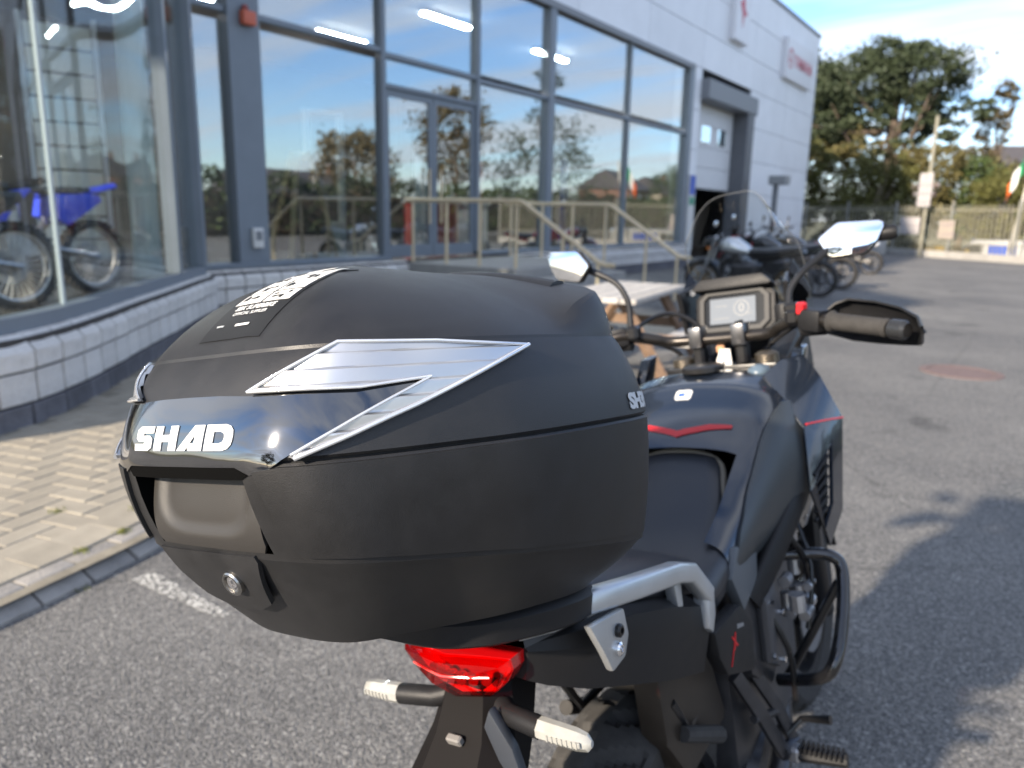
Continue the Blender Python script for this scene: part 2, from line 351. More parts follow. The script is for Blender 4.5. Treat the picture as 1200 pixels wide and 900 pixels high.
# moss and weeds in the joints
MOSS = mat('moss', (.10, .115, .02), .95, var=.4, vscale=30)
b = B()
for k in range(22):
    x, y = random.uniform(-3.9, -2.5), random.uniform(-.3, 1.9)
    if k < 14: p, t = random.choice(walk(KQ, .1)[25:48]); x, y = p.x+random.choice((.03, -.13)), p.y
    if dist_line(KQ, x, y) > .06: continue
    zz = PZ if dist_line(KQ, x, y) < -.02 else .0
    for q in range(26):
        a = random.uniform(0, 6.3); rr = random.uniform(0, .035); bx_, by_ = x+rr*cos(a), y+rr*sin(a); h = random.uniform(.006, .022); w = .004
        b.add([(bx_-w, by_, zz-.004), (bx_+w, by_+w, zz-.004), (bx_+random.uniform(-.01, .01), by_+random.uniform(-.01, .01), zz+h)], [(0, 1, 2)])
b.obj('moss_in_joints', MOSS, None, kind='stuff', label='small tufts of moss between pavers and along the kerb', category='moss')
# worn white road line by the kerb
def worn_paint(name, rgb, thr):
    m = bpy.data.materials.new(name); m.use_nodes = True; t = m.node_tree; p = t.nodes['Principled BSDF']; co = t.nodes.new('ShaderNodeTexCoord'); n = t.nodes.new('ShaderNodeTexNoise')
    n.inputs['Scale'].default_value = 60; n.inputs['Detail'].default_value = 8; n.inputs['Roughness'].default_value = .75; t.links.new(co.outputs['Object'], n.inputs['Vector'])
    r = t.nodes.new('ShaderNodeValToRGB'); r.color_ramp.elements[0].position = thr; r.color_ramp.elements[1].position = thr+.06; t.links.new(n.outputs['Fac'], r.inputs[0]); t.links.new(r.outputs[0], p.inputs['Alpha'])
    p.inputs['Base Color'].default_value = (*rgb, 1); p.inputs['Roughness'].default_value = .8; return m

flat('bay_line', [(-2.37, .385), (-2.1, .395), (-1.85, .41), (-1.85, .45), (-2.1, .465), (-2.37, .475)], .004, worn_paint('worn white paint', (.55, .54, .50), .48))
# round manhole cover with reddish stain
mh = thing('manhole_cover', 'round reddish iron manhole cover set in the asphalt', 'manhole cover', (-.12, 7.4, 0))
IRON = mat('rusty iron', (.17, .12, .11), .8, var=.25, vscale=20)
B().lathe([(0, .006), (.28, .006), (.285, 0)], (0, 0, 0), 'z', 40).obj('lid', IRON, mh); B().lathe([(.295, -.01), (.295, .009), (.36, .009), (.365, -.01)], (0, 0, 0), 'z', 40, closed=True).obj('ring', IRON, mh)
# ================================================================== showroom building
XW = -8.4
bld = thing('showroom_building', 'white clad showroom with tall blue-grey framed windows and a curved glass bay', 'building', (XW, 12, 0))
bld_inv = Matrix.Translation((-XW, -12, 0))
def part(b, name, m, parent=bld, **k):
    """world-space mesh -> child of the building"""
    o = b.obj(name, m, None, **k); o.parent = parent; o.matrix_parent_inverse = bld_inv if parent is bld else Matrix.Identity(4); return o
def wbox(x0, x1, y0, y1, z0, z1, bev=0.): return B().box(((x0+x1)/2, (y0+y1)/2, (z0+z1)/2), (abs(x1-x0), abs(y1-y0), abs(z1-z0)), bev=bev)
# --- dwarf wall of split faced blocks
core = B()
inner = [(p.x-.16, p.y) for p in BQ]; outer = [(p.x-.02, p.y) for p in BQ]
def offs(Q, d):
    out = []
    for i, p in enumerate(Q):
        t = (Q[min(i+1, len(Q)-1)]-Q[max(i-1, 0)]).normalized(); out.append(Vector((p.x-t.y*d, p.y+t.x*d, 0)))
    return out
o1, o2 = offs(BQ, .018), offs(BQ, .22)
core.loft([[(a.x, a.y, 0), (a.x, a.y, .60), (b_.x, b_.y, .60), (b_.x, b_.y, 0)] for a, b_ in zip(o1, o2)])
core.box((-8.22, 6.55, .3), (.2, 3.9, .6)); core.box((-8.22, 15.9, .3), (.2, 9.2, .6))
dw = part(core, 'dwarf_wall', MORT)
def blockmesh(name, prof, L, m, rough):
    b = bmesh.new(); bb = B(); bb.prism(prof, -L/2, L/2, 'xzy', bev=.004, seg=1)
    bmesh.ops.subdivide_edges(bb.bm, edges=[e for e in bb.bm.edges if e.calc_length() > .06], cuts=2, use_grid_fill=True)
    for v in bb.bm.verts:
        n = noise.noise_vector(v.co*23+Vector((L*7, rough*50, 0))); v.co += n*rough
    me = bb.mesh(name, 22); me.materials.append(m); return me
W_ = .29
cop = [blockmesh('coping_block', [(-.10, .408), (.014, .408), (.018, .520), (-.065, .622), (-.10, .625)], W_-.020, STONE, r) for r in (.0025, .003, .0035)]
mid = [blockmesh('wall_block', [(-.03, .205), (.006, .205), (.006, .392), (-.03, .392)], W_-.020, STONE, r) for r in (.0025, .003, .0035)]
pli = [blockmesh('plinth_block', [(-.03, .0), (.016, .0), (.016, .190), (-.03, .190)], .34-.016, PLINTH, r) for r in (.003, .004)]
def lay(Q, meshes, step, start=0):
    for i, (p, t) in enumerate(walk(Q, step)):
        if i < start: continue
        me = random.choice(meshes); o = link(me.name.split('.')[0], me, None, dw)
        o.location = (p.x, p.y, random.uniform(-.002, .002)); o.rotation_euler = (0, 0, math.atan2(t.y, t.x)-pi/2+random.uniform(-.01, .01))
SQ1 = [Vector((-8.1, 4.68, 0)), Vector((-8.1, 8.4, 0))]; SQ2 = [Vector((-8.1, 11.5, 0)), Vector((-8.1, 20.5, 0))]
for Q in (BQ, SQ1, SQ2):
    lay(Q, cop, W_); lay(offs(Q, 0), mid, W_); lay(Q, pli, .34)
# --- frame members
def fr(x0, x1, y0, y1, z0, z1, name='mullion', m=FRAME): return part(wbox(x0, x1, y0, y1, z0, z1, bev=.006), name, m)
GT = 5.40
fr(-8.46, -8.28, 4.66, 8.22, .625, .70, 'sill'); fr(-8.46, -8.28, 10.6, 20.5, .625, .70, 'sill')
fr(-8.5, -8.30, 5.36, 5.84, .70, GT, 'pillar')
for y in (4.72, 8.15, 10.58): fr(-8.48, -8.33, y-.05, y+.05, .70, GT)
fr(-8.5, -8.31, 12.93, 13.16, .70, GT, 'mullion'); fr(-8.48, -8.34, 16.64, 16.72, .70, GT); fr(-8.5, -8.30, 20.3, 20.62, .70, GT, 'mullion')
for y0, y1, z in ((5.84, 8.10, 3.79), (8.20, 10.53, 3.74), (10.63, 12.93, 3.70), (13.16, 16.64, 3.69), (16.72, 20.3, 3.69), (4.77, 5.36, 3.79)): fr(-8.47, -8.345, y0, y1, z-.04, z+.04, 'transom')
fr(-8.52, -8.29, 4.6, 20.6, GT, GT+.14, 'head_rail', CLADG)
# --- panes
def pane(y0, y1, z0, z1, x=-8.42): return part(wbox(x-.006, x+.006, y0, y1, z0, z1), 'pane', GLASS)
for y0, y1 in ((4.77, 5.36), (5.84, 8.10), (10.63, 12.93), (13.16, 16.64), (16.72, 20.3)):
    pane(y0, y1, .70, 3.66); pane(y0, y1, 3.82, GT)
pane(8.20, 10.53, 3.78, GT)
# --- entrance doors
fr(-8.47, -8.345, 8.20, 10.53, 3.26, 3.33, 'door_head'); pane(8.20, 10.53, 3.33, 3.70)
for y0, y1, hy in ((8.20, 9.36, 9.22), (9.38, 10.53, 9.52)):
    d = B()
    for a in ((y0, y0+.09, .66, 3.25), (y1-.09, y1, .66, 3.25), (y0+.09, y1-.09, .66, .86), (y0+.09, y1-.09, 3.15, 3.25)): d.box((-8.41, (a[0]+a[1])/2, (a[2]+a[3])/2), (.06, a[1]-a[0], a[3]-a[2]))
    do = part(d, 'entrance_door', FRAME)
    part(wbox(-8.416, -8.404, y0+.09, y1-.09, .86, 3.15), 'pane', GLASS, do)
    h = B(); h.tube([(-8.33, hy, 1.2), (-8.33, hy, 2.1)], .018); part(h, 'handle', STEEL, do)
# --- curved bay glazing
GQ = offs(BQ, .16)
acc = [0]
for a, b_ in zip(GQ, GQ[1:]): acc.append(acc[-1]+(b_-a).length)
def at_y(y):   # index on the outward running half of the bay line
    return min(range(len(GQ)//3, len(GQ)), key=lambda i: abs(GQ[i].y-y))
i0, i1, i2, i3 = 4, at_y(1.62), at_y(3.72), len(GQ)-1
ib = at_y(-.35) if GQ[at_y(-.35)].y < .5 else 30
def strip(ia, ib_, z0, z1, t, d=0.):
    Q = offs(GQ, d); b = B(); b.loft([[(p.x, p.y, z0), (p.x, p.y, z1), (q.x, q.y, z1), (q.x, q.y, z0)] for p, q in zip(Q[ia:ib_+1], offs(GQ, d+t)[ia:ib_+1])]); return b
for a, c in ((i0, ib), (ib, i1), (i1, i2), (i2, i3)):
    part(strip(a, c, .72, GT, .012), 'curved_pane', CURVG)
part(strip(i0, i3, .625, .72, .12, -.06), 'curved_sill', FRAME); part(strip(i0, i3, GT, GT+.14, .14, -.07), 'curved_head_rail', FRAME)
def post(i, w, dpt, name, m, z1=GT):
    p = GQ[i]; t = (GQ[min(i+1, len(GQ)-1)]-GQ[i-1]).normalized(); b = B(); b.box((p.x, p.y, (.72+z1)/2), (dpt, w, z1-.72), rot=(0, 0, math.atan2(t.y, t.x)-pi/2), bev=.005); part(b, name, m)
SEAL = mat('clear silicone joint', (.45, .5, .52), .4)
post(i1, .03, .03, 'glass_joint', SEAL); post(ib, .03, .03, 'glass_joint', SEAL); post(i2, .11, .14, 'mullion', FRAME); post(i3-1, .12, .16, 'mullion', FRAME)
# --- bay roof and parapet
b = B(); b.loft([[(p.x, p.y, GT+.14), (p.x, p.y, GT+.9), (-8.6, p.y, GT+.9), (-8.6, p.y, GT+.14)] for p in offs(BQ, .02)]); part(b, 'bay_fascia', CLADG)
# --- cladding panels, each its own sheet
part(wbox(-8.9, -8.41, -2.3, 34.0, GT+.145, 8.66), 'wall', CLADG)
part(wbox(-8.9, -8.41, 25.72, 34.0, 0, GT+.145), 'wall', CLADG); part(wbox(-8.9, -8.41, 20.63, 21.33, 0, GT+.145), 'wall', CLADG)
part(wbox(-34, -8.9, 33.8, 34.0, 0, 8.66), 'wall', CLAD); part(wbox(-34, -33.8, -2.3, 33.8, 0, 8.66), 'wall', CLAD); part(wbox(-34, -8.9, -2.5, -2.3, 0, 8.66), 'wall', CLAD)
part(wbox(-33.8, -8.9, -2.3, 33.8, 8.5, 8.64), 'roof', CLADG); part(wbox(-8.95, -8.33, -2.56, 34.06, 8.665, 8.76), 'parapet_cap', CLADG)
ys = [-2.3, 2.4, 6.3, 10.2, 14.1, 17.6, 21.3, 25.8, 29.9, 34.0]; zs = [GT+.15, 6.52, 7.6, 8.66]
def panel(y0, y1, z0, z1): part(wbox(-8.41, -8.372, y0+.008, y1-.008, z0+.007, z1-.007, bev=.006), 'cladding_panel', CLAD)
for a, c in zip(ys, ys[1:]):
    for d, e in zip(zs, zs[1:]): panel(a, c, d, e)
for a, c in ((25.8, 29.9), (29.9, 34.0)):
    for d, e in zip((.0, 1.15, 2.2, 3.3, 4.4), (1.15, 2.2, 3.3, 4.4, GT+.15)): panel(a, c, d, e)
for d, e in zip((.0, 1.15, 2.2, 3.3, 4.4), (1.15, 2.2, 3.3, 4.4, GT+.15)): panel(20.66, 21.33, d, e)
# --- roller door opening
part(wbox(-8.75, -8.15, 25.05, 25.72, 0, 4.75, bev=.02), 'door_jamb', mat('mid grey jamb', (.13, .135, .145), .5, var=.08)); part(wbox(-8.75, -8.12, 21.3, 25.9, 4.72, 5.28, bev=.03), 'shutter_box', CLADG)
rd = part(wbox(-8.72, -8.66, 21.33, 25.05, 2.25, 4.72), 'roller_door', mat('off white door', (.70, .71, .72), .5, var=.03, vscale=2))
for k in range(4): part(wbox(-8.655, -8.64, 21.36, 25.0, 2.28+k*.61, 2.87+k*.61, bev=.01), 'door_section', MATS['off white door'], rd)
for y in (22.2, 23.6): part(wbox(-8.64, -8.62, y, y+.75, 3.62, 4.12, bev=.02), 'window', CHR, rd); part(wbox(-8.622, -8.612, y+.06, y+.69, 3.68, 4.06), 'pane', GLASS, rd)
# --- inside
INW = mat('showroom wall', (.05, .05, .053), .8, var=.06); INF = mat('showroom floor tile', (.07, .07, .07), .25, var=.08, vscale=1.5)
part(wbox(-19.6, -19.4, -2.2, 33.7, 0, 8.5), 'back_wall', INW); part(wbox(-19.4, -8.5, 20.65, 20.8, 0, GT+.8), 'partition', INW)
part(wbox(-19.4, -8.46, -2.2, 20.64, .40, .60), 'showroom_floor', INF); part(wbox(-19.4, -8.55, -2.2, 20.64, 5.62, 5.7), 'ceiling', mat('ceiling tile', (.22, .22, .22), .9, var=.04, vscale=1))
b = B(); b.loft([[(p.x, p.y, .40), (p.x, p.y, .598), (-8.47, p.y, .598), (-8.47, p.y, .40)] for p in offs(BQ, .2)]); part(b, 'bay_floor', INF)
part(wbox(-19.4, -8.95, 21.0, 33.7, -.01, .01), 'workshop_floor', CONC)
TUBE = mat('lit fluorescent tube', (1, 1, 1), .5, emit=((1, .98, .94), 110))
for i, (x, y) in enumerate([(-11.2, 8.8), (-11.2, 13.2), (-11.2, 17.6), (-14.5, 8.8), (-14.5, 13.2), (-14.5, 4.2)]):
    t = thing('ceiling_light', ['lit strip light high behind the window over the entrance doors', 'lit strip light behind the glass to the right of the doors', 'lit strip light behind the rightmost window bays', 'lit strip light deep inside the showroom behind the doors', 'lit strip light deep inside the showroom behind the right windows', 'lit strip light deep inside behind the A-frame board', 'lit strip light right above the A-frame board'][i], 'ceiling light', (x, y, 5.5), group='showroom ceiling lights')
    B().box((0, 0, .06), (.22, 1.7, .06), bev=.01).obj('housing', WHT, t); B().box((0, 0, .01), (.15, 1.6, .04), bev=.015).obj('diffuser', TUBE, t)
# --- small things on the pillar and the wall
t = thing('alarm_box', 'orange alarm sounder box high on the blue-grey pillar', 'alarm box', (-8.3, 5.62, 3.72))
B().box((.06, 0, 0), (.10, .20, .17), bev=.025, seg=3).obj('housing', mat('orange plastic', (.55, .13, .07), .4), t); B().box((.05, -.03, .12), (.05, .08, .06), bev=.01).obj('beacon', mat('dark red lens', (.25, .04, .03), .3), t)
t = thing('keypad_box', 'small white entry keypad box low on the blue-grey pillar', 'keypad', (-8.3, 5.62, 1.02))
B().box((.035, 0, 0), (.06, .16, .26), bev=.012, seg=2).obj('housing', WHT, t); B().box((.07, 0, .03), (.012, .10, .12), bev=.004).obj('button_pad', CLADG, t)
# --- signs on the cladding
SIGNW = mat('white sign face', (.74, .74, .76), .35); SIGNR = mat('red sign print', (.55, .03, .06), .4)
t = thing('fascia_sign', 'wide white sign with red emblem and red lettering near the roof corner', 'sign', (-8.37, 30.75, 7.12))
B().box((.09, 0, 0), (.18, 3.6, 1.42), bev=.02).obj('panel', SIGNW, t)
lettering('YAMAHA', .62, SIGNR, t, frame_mat((.186, .45, -.02), (0, 1, 0), (0, 0, 1)), bold=.012, extrude=.002)
b = B(); b.lathe([(.30, -.003), (.34, -.003), (.34, .003), (.30, .003)], (.188, -1.35, 0), 'x', 40, closed=True)
for k in range(3):
    a = pi/2+k*2*pi/3; b.box((.188, -1.35+.15*cos(a), .15*sin(a)), (.006, .30, .05), rot=Matrix.Rotation(a, 4, 'X'))
b.obj('emblem', SIGNR, t)
t = thing('square_sign', 'small white sign with a red emblem above the roller door', 'sign', (-8.37, 23.9, 7.5))
B().box((.09, 0, 0), (.18, 1.3, 1.65), bev=.02).obj('panel', SIGNW, t)
b = B(); b.prism([(-.35, .25), (0, .45), (.1, .15), (.35, .0), (.05, -.05), (-.02, -.4), (-.12, 0)], .183, .19, 'yzx'); b.obj('emblem', SIGNR, t)
t = thing('pillar_notice', 'tall narrow white notice with a blue panel beside the roller door', 'sign', (-8.36, 21.0, 1.2))
B().box((.03, 0, .3), (.03, .5, 2.2), bev=.008).obj('board', WHT, t); B().box((.05, 0, 1.1), (.006, .4, .55)).obj('print', mat('blue print', (.03, .10, .5), .4), t); B().box((.05, 0, .65), (.006, .4, .22)).obj('print', mat('green print', (.05, .3, .2), .4), t)
t = thing('lamp_post', 'short grey post with a box lamp in front of the white wall', 'lamp post', (-7.4, 26.2, 0))
B().box((0, 0, 1.25), (.16, .16, 2.5), bev=.02).obj('post', CLADG, t); B().box((.1, 0, 2.66), (.6, .5, .3), bev=.03).obj('lamp_head', mat('grey lamp housing', (.3, .31, .31), .5), t)

# ================================================================== steps, platform and rails
pl = B(); pl.box((-7.05, 9.95, .30), (2.1, 3.1, .60), bev=.01)
platform = part(pl, 'entrance_platform', CONC, None); platform.parent = None; platform['kind'] = 'structure'
st = thing('entrance_steps', 'grey concrete steps down from the showroom entrance', 'steps', (-5.4, 9.95, 0))
for k in range(3): B().box((-.42+k*.3, 0, (.45-k*.15)/2), (.3, 2.9, .45-k*.15), bev=.008).obj('step', CONC, st)
def rail(y, label):
    t = thing('handrail', label, 'handrail', (-6.0, y, 0), group='handrails of the entrance steps')
    b = B(); b.tube([(-2.25, 0, 1.58), (-.05, 0, 1.585), (.02, 0, 1.57), (1.32, 0, .76), (1.42, 0, .735), (1.55, 0, .735)], .034, 10); b.obj('top_rail', STEEL, t)
    for x, z0, z1 in ((-2.1, .6, 1.57), (-1.4, .6, 1.57), (-.75, .6, 1.57), (-.08, .6, 1.57), (.72, .16, 1.14), (1.3, 0, .77)):
        B().tube([(x, 0, z0), (x, 0, z1)], .026, 8).obj('post', STEEL, t)
rail(8.52, 'stainless handrail on the near side of the entrance steps'); rail(11.34, 'stainless handrail on the far side of the entrance steps')
# ================================================================== things inside the showroom
def spoked_wheel(parent, c, R, w, m_t=RUB, m_r=ALU, spokes=10, knob=False, sr=.011):
    """upright wheel in the y-z plane: tyre with rim, hub, spokes and disc as sub-parts"""
    c = Vector(c); k = w/2
    pr = [(R-.06, -k*.75), (R-.03, -k), (R-.008, -k*.75), (R, -k*.3), (R, k*.3), (R-.008, k*.75), (R-.03, k), (R-.06, k*.75)]
    b = B().lathe(pr, c, 'x', 44, closed=True)
    if knob:
        for a in range(36):
            q = 2*pi*a/36
            for s in (-1, 0, 1): b.box(c+Vector((s*k*.55, (R+.004)*cos(q+.09*s), (R+.004)*sin(q+.09*s))), (.03, .028, .022), rot=Matrix.Rotation(q+.09*s+pi/2, 4, 'X'))
    t = b.obj('tyre', m_t, parent)
    b = B().lathe([(R-.075, -k*.6), (R-.05, -k*.7), (R-.055, 0), (R-.05, k*.7), (R-.075, k*.6)], c, 'x', 40, closed=True)
    for a in range(spokes):
        q = 2*pi*a/spokes; b.tube([c+Vector((0, .03*cos(q), .03*sin(q))), c+Vector((0, (R-.07)*cos(q), (R-.07)*sin(q)))], sr, 6)
    b.cyl(c, .035, w*.9, 'x', 14); b.obj('rim', m_r, t)
    B().lathe([(.075, -.003), (.14, -.003), (.14, .003), (.075, .003)], c+Vector((w*.5, 0, 0)), 'x', 30, closed=True).obj('brake_disc', ALU, t)
    return t
def dirt_bike(label, loc, rz, colr):
    t = thing('dirt_bike', label, 'motorcycle', loc, (0, 0, rz), group='off-road bikes in the bay window')
    P = mat('blue moulded plastic', (.05, .09, .80), .3, coat=.3) if colr == 'blue' else mat('dark moulded plastic', (.03, .03, .035), .35, coat=.3)
    spoked_wheel(t, (0, -.72, .33), .33, .12, spokes=28, knob=True, sr=.004, m_r=ALU); spoked_wheel(t, (0, .74, .35), .35, .09, spokes=28, knob=True, sr=.004, m_r=ALU)
    b = B(); b.loft([[(x*w, y, z+dz) for x, dz in ((-1, -.012), (0, .02), (1, -.012), (.9, -.03), (0, 0), (-.9, -.03))] for y, z, w in ((-1.02, 1.0, .05), (-.8, .95, .085), (-.5, .90, .10), (-.3, .90, .10))]); b.obj('rear_fender', P, t)
    b = B(); b.prism([(-.42, .62), (-.78, .84), (-.75, .90), (-.3, .90), (-.25, .7)], -.13, .13, 'yzx', bev=.015); b.obj('side_panel', P, t)
    b = B(); b.prism([(-.7, .90), (-.3, .885), (.15, .93), (.2, .99), (-.1, .96), (-.7, .965)], -.085, .085, 'yzx', bev=.02); b.obj('seat', SEATM, t)
    b = B(); b.prism([(-.1, .93), (.12, .97), (.42, .84), (.38, .62), (.22, .58), (.1, .75)], -.15, .15, 'yzx', bev=.025); b.obj('tank_shroud', P, t)
    b = B(); b.loft([[(x*w, y, z+dz) for x, dz in ((-1, -.012), (0, .02), (1, -.012), (.9, -.03), (0, 0), (-.9, -.03))] for y, z, w in ((.42, .84, .05), (.62, .80, .085), (.85, .79, .09), (1.08, .74, .05))]); b.obj('front_fender', P, t)
    b = B(); b.box((0, .02, .48), (.22, .36, .30), bev=.04); b.cyl((0, .05, .7), .09, .26, 'z', 14); b.cyl((.12, -.05, .45), .11, .05, 'x', 18); b.obj('engine', ALU, t)
    b = B(); b.tube([(.1, .12, .62), (.17, .2, .42), (.16, -.2, .50), (.15, -.5, .70), (.15, -.85, .80)], [.02, .022, .022, .04, .045], 10, smooth=4); b.obj('exhaust', ALU, t)
    for s in (-1, 1): B().tube([(s*.085, .74, .33), (s*.085, .44, 1.02)], [.032, .026], 10).obj('fork_leg', ALU, t)
    for s in (-1, 1): B().tube([(s*.09, -.72, .33), (s*.06, -.15, .45)], [.028, .035], 8).obj('swingarm', ALU, t)
    B().tube([(-.4, .30, 1.16), (-.2, .36, 1.14), (-.1, .40, 1.07), (.1, .40, 1.07), (.2, .36, 1.14), (.4, .30, 1.16)], .013, 8, smooth=3).obj('handlebar', MBLK, t)
    B().prism([(-.1, .9), (.1, .9), (.11, 1.12), (-.11, 1.12)], .47, .50, 'xzy', bev=.01).obj('number_plate', P, t)
    return t
dirt_bike('blue off-road motorcycle standing behind the curved bay glass', (-6.95, 2.1, .6), radians(191), 'blue')
dirt_bike('dark off-road motorcycle beside the blue one at the left picture edge', (-6.15, 1.05, .6), radians(188), 'dark')
t = thing('slatted_display', 'tall white slatted display panel behind the curved bay glass', 'display panel', (-8.6, 3.45, .6), (0, 0, radians(-20)))
DISP = mat('cream display board', (.72, .70, .60), .5)
for k in range(10): B().box((0, 0, .30+k*.25), (.02, .62, .225), bev=.004).obj('slat', DISP, t)
for s in (-.35, .35): B().box((0, s, 1.38), (.05, .05, 2.76), bev=.008).obj('post', WHT, t)
t = thing('round_column', 'pale round column inside the curved bay glass', 'column', (-8.25, 4.05, .6))
B().lathe([(.17, 0), (.17, .12), (.15, .14), (.15, 4.98)], (0, 0, 0), 'z', 24).obj('shaft', mat('pale green column paint', (.55, .62, .58), .5, var=.04), t)
WOOD = mat('pine timber', (.72, .52, .28), .55, var=.25, vscale=14)
t = thing('a_frame_board', 'wooden A-frame chalk board standing behind the window left of the doors', 'sign board', (-8.80, 6.85, .6))
for x0, x1 in ((-.26, -.05), (.26, .05)):
    for y0, y1 in ((-.46, -.10), (.46, .10)): B().tube([(x0, y0, 0), (x1, y1, 1.62)], .055, 4).obj('leg', WOOD, t)
    B().add
    b = B(); b.add([(x0*.9, -.43, .18), (x0*.9, .43, .18), (x1*1.2, .12, 1.48), (x1*1.2, -.12, 1.48)], [(0, 1, 2, 3)]); b.solid(.02); b.obj('board', mat('chalk board', (.05, .05, .048), .7, var=.3, vscale=5), t)
t = thing('display_stand', 'tall white display stand behind the glass beside the A-frame board', 'display stand', (-9.6, 8.05, .6))
for y in (-.36, .36): B().box((0, y, 1.15), (.10, .10, 2.3), bev=.01).obj('upright', WHT, t)
B().box((0, 0, 2.33), (.10, .82, .06), bev=.01).obj('top_bar', WHT, t); B().box((0, 0, .3), (.08, .62, .6), bev=.01).obj('lower_panel', DISP, t); B().box((.02, 0, 1.0), (.03, .62, .04)).obj('shelf', WHT, t)
def counter(label, loc, dims, m, cat='counter'):
    t = thing('display_counter', label, cat, loc, group='showroom counters')
    B().box((0, 0, dims[2]/2), dims, bev=.02).obj('cabinet', m, t); B().box((0, 0, dims[2]+.02), (dims[0]+.08, dims[1]+.08, .04), bev=.01).obj('worktop', WHT, t)
counter('red display counter just inside the entrance doors', (-11.4, 12.9, .6), (.7, 1.1, 1.0), RED); counter('white display counter behind the doors', (-12.6, 15.4, .6), (.7, 1.8, 1.0), WHT)
def poster(label, loc, w, h, m):
    t = thing('banner_stand', label, 'banner', loc, (0, 0, radians(20)), group='banner stands in the showroom')
    B().box((0, 0, h/2+.06), (.015, w, h)).obj('print', m, t); B().box((0, 0, .03), (.22, w+.04, .06), bev=.01).obj('foot', ALU, t)
poster('tall white banner stand behind the doors', (-10.6, 11.6, .6), .7, 2.1, WHT); poster('dark red banner stand behind the right windows', (-11.5, 14.8, .6), .9, 2.0, mat('maroon print', (.22, .03, .05), .5)); poster('blue banner stand behind the rightmost window', (-11.0, 18.2, .6), .9, 2.2, mat('blue print', (.03, .10, .5), .4))
t = thing('oil_drum', 'blue oil drum inside the dark workshop doorway', 'drum', (-9.6, 23.6, 0))
B().lathe([(.27, 0), (.29, .02), (.28, .28), (.295, .30), (.28, .32), (.28, .58), (.295, .60), (.28, .62), (.28, .86), (.29, .88), (.26, .87), (0, .865)], (0, 0, 0), 'z', 24).obj('drum_body', mat('blue drum paint', (.02, .07, .28), .4, var=.2), t)
t = thing('workbench', 'cluttered workbench in the dark workshop behind the roller door', 'bench', (-10.8, 24.6, 0))
B().box((0, 0, .88), (.8, 2.4, .06), bev=.01).obj('top', WOOD, t)
for sx in (-.3, .3):
    for sy in (-1.1, 1.1): B().box((sx, sy, .43), (.07, .07, .86)).obj('leg', CLADG, t)

# ================================================================== picnic table
TW = mat('weathered grey timber', (.42, .40, .37), .8, var=.2, vscale=18); TB = mat('brown stained timber', (.20, .13, .085), .7, var=.3, vscale=14)
pt = thing('picnic_table', 'weathered grey picnic table with brown legs beside the steps', 'table', (-2.70, 5.25, 0), (0, 0, radians(8)))
for k in range(5): B().box((-.30+k*.15, 0, .745), (.138, 1.65, .04), bev=.005).obj('plank', TW, pt)
for sx in (-1, 1):
    for q in (-.07, .07): B().box((sx*.68+q, 0, .44), (.13, 1.6, .038), bev=.005).obj('bench_plank', TW, pt)
for sy in (-.58, .58):
    for s in (-1, 1): B().tube([(s*.62, sy, 0), (s*.18, sy, .72)], .05, 4).obj('leg', TB, pt)
    B().box((0, sy+.04, .42), (1.45, .04, .09)).obj('cross_beam', TB, pt)

